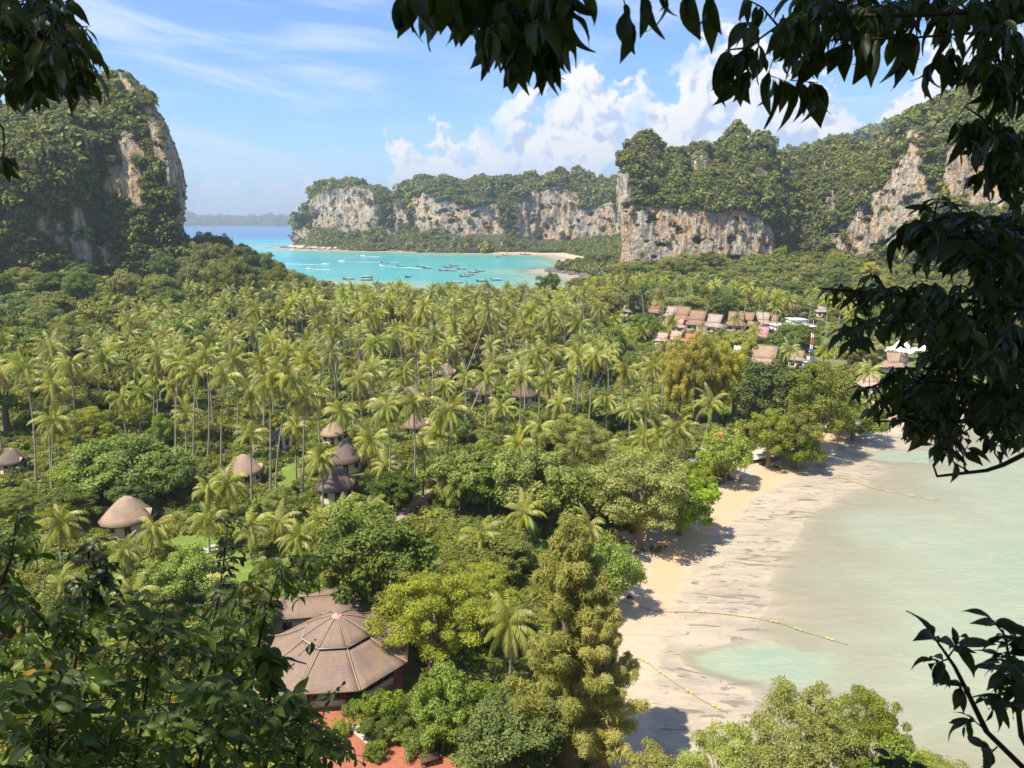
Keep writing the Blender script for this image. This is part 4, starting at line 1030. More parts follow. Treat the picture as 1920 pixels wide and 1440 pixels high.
# closed woods that read as one mass behind the single trees
wr_ = np.random.default_rng(71); wx = wr_.uniform(-260, 420, 9000); wy = wr_.uniform(180, 640, 9000)
wpx, wpy = proj(wx, wy, 0 * wx + 14); wok = np.zeros(len(wx), bool)
for pl in ([(-40, 430), (90, 440), (190, 520), (330, 470), (480, 505), (560, 530), (430, 590), (260, 630), (120, 680), (-40, 650)], [(1040, 500), (1165, 478), (1450, 480), (1800, 470), (1900, 560), (1760, 590), (1540, 560), (1250, 552), (1100, 540)]): wok |= inpoly(wpx, wpy, pl)
wok &= (sdist(wx, wy) > 8) & (wr_.uniform(0, 1, len(wx)) < .5); wx, wy = wx[wok], wy[wok]
scatter_stuff('woodland', 'closed woodland canopy below the headland and the right cliffs', np.stack([wx, wy, height(wx, wy) + wr_.uniform(1, 7, len(wx))], -1), wr_.uniform(3.0, 6.0, len(wx)), PROTO['under'], 27, (.7, 1.2))
# ---- undergrowth everywhere between
def undergrowth():
    r = np.random.default_rng(91); n = 90000
    y = 45 + 650 * r.uniform(0, 1, n) ** 1.6; x = (r.uniform(-.80, .80, n)) * y * 1.02
    sd = sdist(x, y); ok = sd > 9.5 + 2 * r.normal(size=n)
    ok &= ~((x > 80) & (y > 640)) & ~((x < -150) & (y > 400))
    for cx, cy, rad in CLEAR: ok &= (x - cx) ** 2 + (y - cy) ** 2 > rad ** 2
    for poly in CLEAR_PX:
        px, py = proj(x, y, 0 * x + 2.3); ok &= ~inpoly(px, py, poly)
    x, y = x[ok], y[ok]
    # thin out with distance so the ground stays covered at even cost
    keep = r.uniform(0, 1, len(x)) < np.clip(70 / y, .16, .55); x, y = x[keep], y[keep]
    z = height(x, y); s = np.exp(r.normal(0, .3, len(x))) * np.clip(1.0 + (y - 80) / 190, 1.0, 2.6)
    m = (z < 30); return np.stack([x, y, z - .15], -1)[m], s[m]

# ------------------------------------------------------------------ buildings
def m_tile(name, a, b, line, su=1.0, sv=1.0, stain=(.16, .13, .12), st=.5):
    m, t = newmat(name)
    cb = t.node('ShaderNodeCombineXYZ'); t.put(cb.inputs[0], t.attr('tu')); t.put(cb.inputs[1], t.attr('tv'))
    br = t.node('ShaderNodeTexBrick'); t.put(br.inputs['Vector'], cb.outputs[0]); br.inputs['Scale'].default_value = 1.0
    br.inputs['Color1'].default_value = (*a, 1); br.inputs['Color2'].default_value = (*b, 1); br.inputs['Mortar'].default_value = (*line, 1)
    br.inputs['Mortar Size'].default_value = .028; br.inputs['Brick Width'].default_value = .26 * su; br.inputs['Row Height'].default_value = .19 * sv
    p = objcoord(t); n = t.noise(p, .45, 6, .65); w = t.noise(t.mapping(cb.outputs[0], (1.3, .12, 1)), 1.0, 5, .6)
    c = t.mix(t.math('MULTIPLY', t.range(n, .42, .72), st), br.outputs[0], stain)
    c = t.mix(t.math('MULTIPLY', t.range(w, .48, .75), st * .8), c, stain)
    b_ = pbsdf(t, c, .85, .15, bump(t, t.math('ADD', br.outputs['Fac'], t.noise(p, 9.0, 3)), -.35, .03)); t.l.new(b_.outputs[0], t.out.inputs[0]); return m
MATS['tile_brown'] = m_tile('tile_brown', (.27, .185, .13), (.33, .23, .165), (.17, .115, .085), st=.75)
MATS['tile_tan'] = m_tile('tile_tan', (.38, .265, .18), (.45, .32, .22), (.25, .17, .12), st=.5)
MATS['tile_dark'] = m_tile('tile_dark', (.175, .125, .105), (.235, .165, .14), (.09, .07, .06), st=.4)
MATS['tile_resort'] = m_tile('tile_resort', (.29, .165, .10), (.36, .21, .13), (.20, .12, .09), 2.2, 2.2)
MATS['tile_rose'] = m_tile('tile_rose', (.55, .32, .26), (.62, .38, .31), (.36, .2, .16), 2.2, 2.2, st=.25)
MATS['tile_red'] = m_tile('tile_red', (.60, .16, .09), (.66, .21, .12), (.38, .10, .06), 2.2, 2.2, st=.2)
MATS['tile_pink'] = m_tile('tile_pink', (.62, .22, .27), (.68, .28, .33), (.42, .13, .17), 2.2, 2.2, st=.2)
MATS['tile_grey'] = m_tile('tile_grey', (.38, .29, .24), (.45, .35, .29), (.24, .18, .15), 2.2, 2.2, st=.3)
MATS['ridge'] = simple('ridge', (.36, .25, .17), .8, .2); MATS['metal_edge'] = simple('metal_edge', (.40, .42, .40), .45, .5, metal=.3)
MATS['red_wood'] = simple('red_wood', (.34, .065, .04), .6, .3); MATS['dark_wood'] = simple('dark_wood', (.10, .055, .035), .7, .2)
MATS['plaster'] = simple('plaster', (.66, .58, .44), .9, .15, .12, .8); MATS['white'] = simple('white', (.78, .78, .76), .7, .3, .06)
MATS['glass'] = simple('glass', (.03, .045, .05), .12, .6, .1); MATS['pinkcap'] = simple('pinkcap', (.62, .27, .24), .6, .3)
MATS['concrete'] = simple('concrete', (.48, .45, .40), .9, .15, .2, .6, bumpy=.2); MATS['steel'] = simple('steel', (.62, .62, .60), .5, .4)
MATS['redpaint'] = simple('redpaint', (.62, .10, .06), .6, .3); MATS['black'] = simple('black', (.02, .02, .02), .6, .3)
MATS['membrane'] = simple('membrane', (.80, .80, .79), .6, .3, .04); MATS['panel_blue'] = simple('panel_blue', (.035, .05, .10), .15, .6, .1)
MATS['yellow'] = simple('yellow', (.75, .55, .06), .5, .4); MATS['rope'] = simple('rope', (.30, .24, .13), .9, .1)
MATS['skin'] = simple('skin', (.50, .31, .21), .6, .3, .05); MATS['hair'] = simple('hair', (.03, .02, .015), .5, .3)
def m_brick():
    m, t = newmat('brick_paving'); p = worldpos(t); br = t.node('ShaderNodeTexBrick'); t.put(br.inputs['Vector'], t.mapping(p, (1, 1, 1), (0, 0, R(38))))
    br.inputs['Scale'].default_value = 1.0; br.inputs['Brick Width'].default_value = .24; br.inputs['Row Height'].default_value = .12; br.inputs['Mortar Size'].default_value = .012
    br.inputs['Color1'].default_value = (.36, .105, .06, 1); br.inputs['Color2'].default_value = (.44, .15, .085, 1); br.inputs['Mortar'].default_value = (.24, .11, .075, 1)
    c = t.mix(t.range(t.noise(p, .8, 5), .45, .75, 0, .5), br.outputs[0], (.25, .095, .065)); b = pbsdf(t, c, .8, .2, bump(t, br.outputs['Fac'], -.3, .02)); t.l.new(b.outputs[0], t.out.inputs[0]); return m
MATS['brick_paving'] = m_brick()
def m_grass():
    m, t = newmat('lawn'); p = worldpos(t); n = t.noise(p, .5, 6, .6); c = t.mix(n, (.10, .15, .030), (.19, .235, .045)); c = t.mix(t.range(t.noise(p, .15, 3), .5, .7), c, (.30, .29, .08))
    b = pbsdf(t, c, .9, .1, bump(t, t.noise(p, 9, 3), .5, .05)); t.l.new(b.outputs[0], t.out.inputs[0]); return m
MATS['lawn'] = m_grass(); MATS['path'] = simple('path', (.36, .25, .19), .95, .1, .25, .6); MATS['pale_path'] = simple('pale_path', (.56, .50, .42), .95, .1, .15, .6)

def quad_patch(P00, P10, P11, P01, nu=1, nv=1, sag=0.0):
    """a roof slope with tile coordinates; P00-P10 is the eave"""
    P = [Vector(p) for p in (P00, P10, P11, P01)]; V = []; tu = []; tv = []
    mid = (P[0] + P[1]) * .5; up = ((P[2] + P[3]) * .5 - mid); ul = up.length; al = (P[1] - P[0]).normalized()
    for j in range(nv + 1):
        for i in range(nu + 1):
            a = P[0].lerp(P[1], i / nu); b = P[3].lerp(P[2], i / nu); p = a.lerp(b, j / nv); p = p + Vector((0, 0, -sag * math.sin(math.pi * j / nv)))
            V.append(p); tu.append((p - mid).dot(al)); tv.append(j / nv * ul)
    F = [(j * (nu + 1) + i, j * (nu + 1) + i + 1, (j + 1) * (nu + 1) + i + 1, (j + 1) * (nu + 1) + i) for j in range(nv) for i in range(nu)]
    return V, F, tu, tv
def roof_panel(name, P, mat, parent, nu=1, nv=1, sag=0., thick=.12):
    V, F, tu, tv = quad_patch(*P, nu, nv, sag); n = len(V)
    V2 = V + [v - Vector((0, 0, thick)) for v in V]; F2 = list(F) + [tuple(i + n for i in f[::-1]) for f in F]
    w = nu + 1; rim = [i for i in range(w)] + [j * w + nu for j in range(1, nv + 1)] + [nv * w + i for i in range(nu - 1, -1, -1)] + [j * w for j in range(nv - 1, 0, -1)]
    F2 += [(rim[k], rim[(k + 1) % len(rim)], rim[(k + 1) % len(rim)] + n, rim[k] + n)[::-1] for k in range(len(rim))]
    return obj(name, mesh(name, V2, F2, mat, {'tu': tu * 2, 'tv': tv * 2}), parent)
CLEAR = []; CLEAR_PX = []
def octa(n, r, z, rot=0): return [Vector((r * math.cos(rot + 2 * math.pi * k / n), r * math.sin(rot + 2 * math.pi * k / n), z)) for k in range(n)]
def pavilion():
    C = (-19.2, 71.5, 2.4); o = thing('octagonal_pavilion', 'octagonal pavilion with two tiered brown tiled roof and pink finial', 'pavilion', C)
    CLEAR.append((C[0], C[1], 9.0)); rot = R(22.5 + 5)
    e = octa(8, 8.3, 3.1, rot); m = octa(8, 3.75, 5.35, rot); u0 = octa(8, 3.95, 5.62, rot); u1 = octa(8, .35, 7.2, rot)
    for k in range(8):
        j = (k + 1) % 8
        roof_panel('roof_panel', (e[k], e[j], m[j], m[k]), MATS['tile_brown'], o, 6, 6, .22)
        roof_panel('cap_roof_panel', (u0[k], u0[j], u1[j], u1[k]), MATS['tile_brown'], o, 4, 5, -.10)
        pts = [e[k].lerp(m[k], f) + Vector((0, 0, .07 - .22 * math.sin(math.pi * f))) for f in np.linspace(0, 1, 7)]
        MB().tube(pts, .075, 6).build('hip_ridge', MATS['ridge'], o)
        pts = [u0[k].lerp(u1[k], f) + Vector((0, 0, .06 + .10 * math.sin(math.pi * f))) for f in np.linspace(0, 1, 6)]
        MB().tube(pts, .055, 6).build('hip_ridge', MATS['ridge'], o)
        MB().tube([u0[k] + Vector((0, 0, -.1)), u0[j] + Vector((0, 0, -.1))], .07, 6).build('gutter', MATS['metal_edge'], o)
        MB().tube([m[k] * 1.0 + Vector((0, 0, -.3)), m[k] + Vector((0, 0, .3))], .09, 5).build('lantern_post', MATS['dark_wood'], o)
        b = octa(8, 6.6, 0, rot); c = (b[k] + b[j]) / 2; ang = math.atan2(c.y, c.x)
        MB().box((c.x, c.y, .55), (.18, 4.9, 1.1), ang).build('wall_panel', MATS['plaster'], o)
        MB().tube([b[k] + Vector((0, 0, -.2)), b[k] + Vector((0, 0, 3.3))], .14, 8).build('post', MATS['red_wood'], o)
        for f in (-.36, -.12, .12, .36):
            t = Vector((-math.sin(ang), math.cos(ang), 0)) * 4.9 * f + c
            wn = MB().box((t.x, t.y, 2.0), (.10, 1.02, 1.5), ang).build('window', MATS['red_wood'], o)
            MB().box((t.x + .07 * math.cos(ang), t.y + .07 * math.sin(ang), 2.0), (.06, .70, 1.16), ang).build('pane', MATS['glass'], wn)
    obj('floor_slab', mesh('floor_slab', [v for v in octa(8, 7.6, .25, rot)] + [v for v in octa(8, 7.6, -.3, rot)] + [Vector((0, 0, .25))],
        [(k, k + 8, (k + 1) % 8 + 8, (k + 1) % 8) for k in range(8)], MATS['brick_paving'], T=[(k, (k + 1) % 8, 16) for k in range(8)]), o)
    V, F, T = [], [], []
    prof = [(.62, 7.02), (.60, 7.22), (.42, 7.34), (.12, 7.42), (.07, 7.6), (.05, 8.1), (.01, 8.3)]; n = 12
    for r_, z in prof: V += octa(n, r_, z)
    F = [(a * n + k, a * n + (k + 1) % n, (a + 1) * n + (k + 1) % n, (a + 1) * n + k) for a in range(len(prof) - 1) for k in range(n)]
    obj('finial', mesh('finial', V, F, MATS['pinkcap'], smooth=True), o)
    # annexes: a flat pitched roof behind and a small roof in front
    def annex(label, cx, cy, w, d, z0, z1, rz, mat):
        a = thing('annex_building', label, 'building', (cx, cy, 2.3), rz); CLEAR.append((cx, cy, max(w, d) * .6))
        hw, hd = w / 2, d / 2
        roof_panel('roof_panel', ((-hw, -hd, z0), (hw, -hd, z0), (hw * .7, 0, z1), (-hw * .7, 0, z1)), mat, a, 4, 3)
        roof_panel('roof_panel', ((hw, hd, z0), (-hw, hd, z0), (-hw * .7, 0, z1), (hw * .7, 0, z1)), mat, a, 4, 3)
        roof_panel('roof_panel', ((hw, -hd, z0), (hw, hd, z0), (hw * .7, .05, z1), (hw * .7, -.05, z1)), mat, a, 2, 3)
        roof_panel('roof_panel', ((-hw, hd, z0), (-hw, -hd, z0), (-hw * .7, -.05, z1), (-hw * .7, .05, z1)), mat, a, 2, 3)
        MB().tube([(-hw * .7, 0, z1 + .05), (hw * .7, 0, z1 + .05)], .09).build('ridge_cap', MATS['ridge'], a)
        MB().box((0, 0, z0 / 2 - .1), (w * .86, d * .82, z0 + .1)).build('wall', MATS['plaster'], a)
        MB().box((0, -d * .41 - .02, z0 * .5), (1.0, .08, 2.0)).build('door', MATS['red_wood'], a)
        for s in (-.28, .28): MB().box((s * w, -d * .41 - .02, z0 * .55), (1.1, .08, 1.0)).build('window', MATS['glass'], a)
    annex('low brown roofed annex tucked behind the octagonal pavilion', -24.5, 82.0, 11.5, 7, 2.9, 3.8, R(8), MATS['tile_brown'])
    annex('small brown roofed porch in front of the octagonal pavilion', -26.0, 65.5, 6.5, 5.0, 2.2, 3.0, R(12), MATS['tile_brown'])
pavilion()

def hut(px, py, wpx, style, label, rz=0., tall=1.0):
    """round hut with a bell shaped tiled roof; px, py: middle of the eave facing us"""
    x, y = gp(px, py, 5.2); dist = y * CP + (CAMZ - 5) * SP; rr = wpx * dist / FPX / 2; y += rr * .9
    o = thing('thatched_hut', label, 'hut', (x, y, 2.35), rz, 'huts among the palms'); CLEAR.append((x, y, rr * .86)); AVOID.append((x, y, rr)); LANDMARKS.append((label, px, py))
    mat = {'tan': MATS['tile_tan'], 'dark': MATS['tile_dark'], 'brown': MATS['tile_brown']}[style]
    n = 12; h = rr * .82 * tall
    prof = [(1.0, 0), (.84, .22), (.63, .50), (.42, .75), (.24, .93), (.13, 1.0)] if tall <= 1.05 else [(1.0, 0), (.74, .26), (.48, .54), (.27, .80), (.12, .98), (.06, 1.0)]
    z0 = 2.25; V = []; tu = []; tv = []; acc = 0
    for a, (f, g) in enumerate(prof):
        if a: acc += math.hypot((prof[a - 1][0] - f) * rr, (g - prof[a - 1][1]) * h)
        for k in range(n + 1):
            t = 2 * math.pi * k / n; V.append((math.cos(t) * rr * f, math.sin(t) * rr * f * .92, z0 + g * h)); tu.append(k / n * 2 * math.pi * rr * max(f, .4)); tv.append(acc)
    F = [(a * (n + 1) + k, a * (n + 1) + k + 1, (a + 1) * (n + 1) + k + 1, (a + 1) * (n + 1) + k) for a in range(len(prof) - 1) for k in range(n)]
    rf = obj('roof', mesh('roof', V, F, mat, {'tu': tu, 'tv': tv}, smooth=True), o)
    md = rf.modifiers.new('thick', 'SOLIDIFY'); md.thickness = .16; md.offset = -1
    MB().tube([(0, 0, z0 + h - .05), (0, 0, z0 + h + .12)], [rr * .13, rr * .08], 10).build('roof_cap', MATS['ridge'], rf)
    # gable vent on the seaward side
    a = R(-20); q = Vector((math.cos(a) * rr * .84, math.sin(a) * rr * .78, z0 + .10 * h)); s = rr * .22
    tdir = Vector((-math.sin(a), math.cos(a), 0)); odir = Vector((math.cos(a), math.sin(a), 0))
    tri = [q - tdir * s + odir * .25, q + tdir * s + odir * .25, q + Vector((0, 0, s * 1.3)) + odir * .25, q - tdir * s - odir * s * 2, q + tdir * s - odir * s * 2, q + Vector((0, 0, s * 1.3)) - odir * s * 2]
    b = MB(); b.add(tri, F=[(1, 0, 3, 4), (2, 1, 4, 5), (0, 2, 5, 3)], m=0)
    b.build('dormer', [MATS['ridge']], rf)
    MB().add([p + odir * .01 for p in (q - tdir * s * .86 + odir * .26, q + tdir * s * .86 + odir * .26, q + Vector((0, 0, s * 1.12)) + odir * .26)], T=[(0, 1, 2)]).build('vent', MATS['black'], rf)
    rw = rr * .74; V = []; n2 = 12
    for z in (-.6, 2.45): V += [Vector((math.cos(2 * math.pi * k / n2) * rw, math.sin(2 * math.pi * k / n2) * rw, z)) for k in range(n2)]
    obj('wall', mesh('wall', V, [(k, (k + 1) % n2, n2 + (k + 1) % n2, n2 + k) for k in range(n2)], MATS['plaster']), o)
    for a in (R(-90), R(-45), R(-135), R(0), R(180)):
        c = (math.cos(a) * (rw + .01), math.sin(a) * (rw + .01))
        MB().box((c[0], c[1], 1.45 if a != R(-90) else 1.0), (.12, .9, .9 if a != R(-90) else 2.0), a).build('window' if a != R(-90) else 'door', MATS['glass'] if a != R(-90) else MATS['dark_wood'], o)
    for k in range(6):
        a = R(30 + 60 * k); MB().tube([(math.cos(a) * rr * .9, math.sin(a) * rr * .84, -.5), (math.cos(a) * rr * .9, math.sin(a) * rr * .84, z0 + .15)], .09).build('post', MATS['dark_wood'], o)
    return o
hut(215, 983, 104, 'tan', 'nearest hut with a smooth tan domed roof beside the lawn', R(25))
hut(444, 890, 80, 'tan', 'tan domed hut under the short wide palm, second nearest', R(30))
hut(620, 815, 54, 'tan', 'small tan domed hut standing highest up behind the leaning palm')
hut(641, 866, 76, 'dark', 'dark brown pointed hut roof half behind a palm crown', R(10), 1.25)
hut(622, 918, 84, 'dark', 'dark brown roofed hut with cream wall below the pointed one', R(15))
hut(765, 752, 62, 'tan', 'tan hut with wide roof at the far end of the palm trunks', R(40))
hut(778, 800, 56, 'brown', 'brown pointed hut roof between two tall palm trunks', 0, 1.25)
hut(712, 770, 40, 'tan', 'little tan hut roof just left of the wide far hut')
hut(905, 738, 52, 'dark', 'dark hut roof hidden under the palm crowns of the middle grove')
hut(985, 742, 60, 'dark', 'dark hut roof under palms beside the other middle grove hut')
hut(523, 822, 48, 'dark', 'dark gabled hut in the shade between two palm trunks')
hut(62, 762, 30, 'tan', 'tiny pinkish hut roof far back at the edge under the wood')
hut(5, 868, 60, 'dark', 'dark hut roof cut off at the edge below the tall palms')
hut(835, 700, 44, 'brown', 'brown hut roof far back in the middle of the grove')
hut(1110, 815, 46, 'brown', 'brown hut roof beside the soft feathery round tree')

def house(px, py, wpx, mat, label, rz=0., depth=.75, wall='plaster', two=True, zb=2.4, name='resort_house', group='resort houses with tiled roofs', hgt=3.0):
    """Thai style house: hipped skirt roof with a gabled roof on top; px, py: middle of the eave facing us"""
    x, y = gp(px, py, zb + hgt); dist = y * CP + (CAMZ - zb) * SP; w = wpx * .84 * dist / FPX; d = w * depth; y += d * .5
    z = max(zb, float(height(np.array([x]), np.array([y]))[0]))
    o = thing(name, label, 'house', (x, y, z), rz, group); CLEAR.append((x, y, w * .62)); LANDMARKS.append((label, px, py))
    hw, hd, z0 = w / 2, d / 2, hgt; k = .62; z1 = z0 + d * .24; iw, idp = hw * k, hd * k
    E = [(-hw, -hd, z0), (hw, -hd, z0), (hw, hd, z0), (-hw, hd, z0)]; I = [(-iw, -idp, z1), (iw, -idp, z1), (iw, idp, z1), (-iw, idp, z1)]
    for a in range(4): roof_panel('skirt_roof', (E[a], E[(a + 1) % 4], I[(a + 1) % 4], I[a]), mat, o, 3, 2, .06)
    z2 = z1 + d * .40; ov = 1.12
    g0, g1 = (-iw * ov, -idp * 1.05, z1 + .02), (iw * ov, -idp * 1.05, z1 + .02)
    roof_panel('gable_roof', (g0, g1, (iw * ov * 1.05, 0, z2), (-iw * ov * 1.05, 0, z2)), mat, o, 3, 3, .10)
    roof_panel('gable_roof', ((iw * ov, idp * 1.05, z1 + .02), (-iw * ov, idp * 1.05, z1 + .02), (-iw * ov * 1.05, 0, z2), (iw * ov * 1.05, 0, z2)), mat, o, 3, 3, .10)
    MB().tube([(-iw * ov * 1.08, 0, z2 + .06), (iw * ov * 1.08, 0, z2 + .06)], .12).build('ridge_cap', MATS['ridge'], o)
    for s in (-1, 1):
        MB().add([(s * iw * .98, -idp * .9, z1 + .05), (s * iw * .98, idp * .9, z1 + .05), (s * iw * .98, 0, z2 - .25)], T=[(0, 1, 2)]).build('gable', MATS['dark_wood'], o)
    MB().box((0, 0, z0 / 2 - .35), (w * .84, d * .80, z0 + .7)).build('wall', MATS[wall], o)
    nwin = max(2, int(w / 3.5))
    for i in range(nwin): MB().box(((i + .5 - nwin / 2) * w * .8 / nwin, -d * .40 - .02, z0 * .55), (min(1.3, w * .5 / nwin), .08, 1.1)).build('window', MATS['glass'], o)
    MB().box((w * .08, -d * .40 - .03, 1.0), (.95, .06, 2.0)).build('door', MATS['dark_wood'], o)
    return o
row = [(1187, 582, 34), (1207, 586, 40), (1234, 590, 42), (1260, 595, 44), (1286, 600, 44), (1315, 606, 48), (1350, 612, 56), (1386, 612, 50), (1412, 608, 56), (1436, 606, 46), (1456, 606, 44)]
ordn = ['first', 'second', 'third', 'fourth', 'fifth', 'sixth', 'seventh', 'eighth', 'ninth', 'tenth', 'eleventh', 'twelfth']
for i, (px, py, w) in enumerate(row):
    jr = random.Random(i * 7 + 1); px += jr.uniform(-4, 4); py += jr.uniform(-3, 4); w *= jr.uniform(.78, 1.1)
    house(px, py, w, MATS['tile_resort'] if i % 3 else MATS['tile_grey'], 'brown gabled resort house, %s from the left in the long upper row' % ordn[i], R((-42, -36, -45, -34, -40, -30, -38, -26, -44, -30, -36)[i]), .9)
for px, py, w, mt, lb, rz in ((1246, 640, 34, 'tile_rose', 'pinkish roofed house, first of the pair below the brown row', -20), (1272, 638, 36, 'tile_rose', 'pinkish roofed house, second of the pair below the brown row', -20), (1297, 640, 30, 'tile_red', 'low house with bright orange red roof', 5), (1275, 614, 36, 'tile_rose', 'rose brown house squeezed between brown row and pinkish pair', -15),
        (1230, 628, 26, 'tile_rose', 'small rose roof at the near end of the pinkish pair', -15), (1318, 628, 34, 'tile_tan', 'tan roofed house right of the bright orange red roof', 0), (1432, 634, 46, 'tile_pink', 'two storey house with vivid pink roofs', -8),
        (1457, 582, 26, 'tile_grey', 'greyish roof, first of the small back row', 5), (1475, 586, 30, 'tile_resort', 'brown roof in the middle of the small back row', 5), (1494, 580, 30, 'tile_grey', 'greyish roof, second of the small back row', 5), (1519, 582, 30, 'tile_grey', 'greyish roof, third of the small back row', 5), (1545, 585, 28, 'tile_grey', 'greyish roof at the far end of the small back row', 5),
        (1442, 684, 76, 'tile_tan', 'wide tan orange roofed hall behind the solar panels', -12), (1500, 676, 40, 'tile_tan', 'tan roofed wing beside the wide hall', -12), (1360, 672, 44, 'tile_rose', 'rose roofed house behind the casuarina row', -10), (1605, 674, 26, 'tile_resort', 'small dark red gabled house below the tent roof', 8), (1690, 690, 60, 'tile_tan', 'long tan roofed house behind the dark boughs', 0),
        (1585, 735, 40, 'tile_resort', 'dark brown roofed restaurant behind the promenade trees', 10), (1640, 725, 50, 'tile_rose', 'rose roofed restaurant next to the promenade', 10), (1700, 740, 50, 'tile_resort', 'brown roofed restaurant at the pier end', 10), (1320, 655, 40, 'tile_tan', 'tan roof showing between casuarina tops', -10),
        (1352, 826, 34, 'tile_red', 'small reddish roofed kiosk at the top of the beach', -15), (1377, 830, 24, 'tile_tan', 'small grey brown kiosk roof next to the reddish one', -15)):
    house(px, py, w, MATS[mt], lb, R(rz - 16), .8, hgt=2.6 if px in (1352, 1377) else 3.0)
# white flat roofed building, white villa, solar panels
def flat_building(px, py, w, d, h, label, rz=0, mat='white'):
    x, y = gp(px, py, 2.4 + h); o = thing('flat_roofed_building', label, 'building', (x, y + d / 2, 2.4), rz); CLEAR.append((x, y + d / 2, max(w, d) * .6))
    MB().box((0, 0, h / 2 - .3), (w, d, h + .6)).build('wall', MATS[mat], o); MB().box((0, 0, h + .15), (w + .8, d + .8, .28)).build('roof', MATS['white'], o)
    n = int(w / 3)
    for i in range(n): MB().box(((i + .5 - n / 2) * w / n, -d / 2 - .02, h * .55), (1.3, .08, 1.3)).build('window', MATS['glass'], o)
    return o
flat_building(1490, 612, 17, 8, 3.4, 'long white flat roofed building between the brown row and the pink house', R(6))
flat_building(1498, 600, 7, 6, 5.5, 'tall white villa behind the long white building', R(6))
flat_building(1072, 552, 10, 8, 8, 'white hotel block peeking out of the trees near the bay')
flat_building(1082, 575, 16, 9, 4, 'low pale green roofed building under the hotel block', mat='plaster')
flat_building(1385, 705, 16, 9, 4.0, 'white walled hotel wing behind the casuarina row', R(-14))
def solar():
    x, y = gp(1424, 692, 6.5); o = thing('solar_array', 'rows of dark blue solar panels on a tilted rack', 'solar panels', (x, y, 2.4), R(-14)); CLEAR.append((x, y, 7))
    for i in range(6):
        for j in range(3):
            c = Vector(((i - 2.5) * 1.75, j * 1.6, 3.4 + j * .5)); M = Matrix.Translation(c) @ Matrix.Rotation(R(17), 4, 'X')
            MB().box((0, 0, 0), (1.62, 1.5, .06), M=M).build('panel', MATS['panel_blue'], o)
    for i in (-5, 0, 5):
        MB().tube([(i, -.6, -.3), (i, -.6, 3.2)], .08).build('rack_post', MATS['steel'], o); MB().tube([(i, 3.6, -.3), (i, 3.6, 4.4)], .08).build('rack_post', MATS['steel'], o)
solar()
def phone_mast():
    x, y = gp(1378, 720, 2.4); o = thing('phone_mast', 'white phone mast with a cluster of upright antenna panels', 'mast', (x, y, 2.4)); h = at(1378, 655, y).z - 2.4
    MB().tube([(0, 0, -.4), (0, 0, h + .6)], [.22, .14], 8).build('pole', MATS['white'], o)
    for k in range(6):
        a = R(60 * k); MB().box((math.cos(a) * .95, math.sin(a) * .95, h), (.16, .38, 2.2), a).build('antenna', MATS['white'], o)
        MB().tube([(0, 0, h), (math.cos(a) * .9, math.sin(a) * .9, h)], .05).build('bracket', MATS['steel'], o)
phone_mast()
def tower():
    x, y = gp(1516, 700, 2.4); h = at(1517, 613, y).z - 2.4; o = thing('signal_tower', 'slim red and white signal tower with a solar panel and white cabinets', 'tower', (x, y, 2.4), R(20))
    n = 8; zs = np.linspace(0, h, n + 1)
    for k in range(n):
        b = MB()
        for sx_, sy_ in ((-1, -1), (1, -1), (0, 1)): b.tube([(sx_ * .35, sy_ * .35, zs[k]), (sx_ * .35, sy_ * .35, zs[k + 1])], .06, 5)
        b.tube([(-.35, -.35, zs[k]), (.35, -.35, zs[k + 1])], .035, 4); b.tube([(.35, -.35, zs[k]), (0, .35, zs[k + 1])], .035, 4); b.tube([(0, .35, zs[k]), (-.35, -.35, zs[k + 1])], .035, 4)
        b.build('lattice_section', MATS['redpaint'] if k % 2 else MATS['white'], o)
    MB().box((0, 0, h + .2), (2.0, 1.6, .35)).build('head_frame', MATS['white'], o); MB().tube([(0, 0, h), (0, 0, h + 2.2)], .05).build('rod', MATS['white'], o)
    MB().box((0, 0, 0), (2.6, 1.8, .08), M=Matrix.Translation((-.5, -1.0, h * .50)) @ Matrix.Rotation(R(25), 4, 'X')).build('solar_panel', MATS['panel_blue'], o)
    for s in (-1, .2, 1.3): MB().box((s * .9, -.4, h * .32), (.8, .8, 1.8)).build('cabinet', MATS['white'], o)
    MB().box((0, 0, h * .25), (3.6, 2.6, .15)).build('platform', MATS['steel'], o)
tower()
def tent():
    x, y = gp(1690, 655, 6); o = thing('tensile_roof', 'white tensile tent roof with three peaks', 'tent roof', (x, y, 2.4), R(-8)); CLEAR.append((x, y, 13))
    for k, cx in enumerate((-9.5, 0, 9.5)):
        hgt = (6.2, 7.4, 6.0)[k]; n = 16; V = []; F = []; rings = [(1.0, 3.4), (.7, 3.9), (.42, 4.8), (.18, hgt - .5), (.04, hgt)]
        for f, z in rings:
            for q in range(n):
                a = 2 * math.pi * q / n; sc = (1 + .14 * math.cos(4 * a)) * f; V.append((cx + math.cos(a) * 6.0 * sc, math.sin(a) * 5.5 * sc, z - (.5 * math.cos(4 * a) if f == 1 else 0)))
        F = [(a * n + q, a * n + (q + 1) % n, (a + 1) * n + (q + 1) % n, (a + 1) * n + q) for a in range(len(rings) - 1) for q in range(n)]
        obj('membrane', mesh('membrane', V, F, MATS['membrane'], smooth=True), o)
        for q in range(4): a = R(45 + 90 * q); MB().tube([(cx + math.cos(a) * 5.0, math.sin(a) * 4.5, -.3), (cx + math.cos(a) * 5.0, math.sin(a) * 4.5, 3.9)], .1).build('post', MATS['steel'], o)
tent()
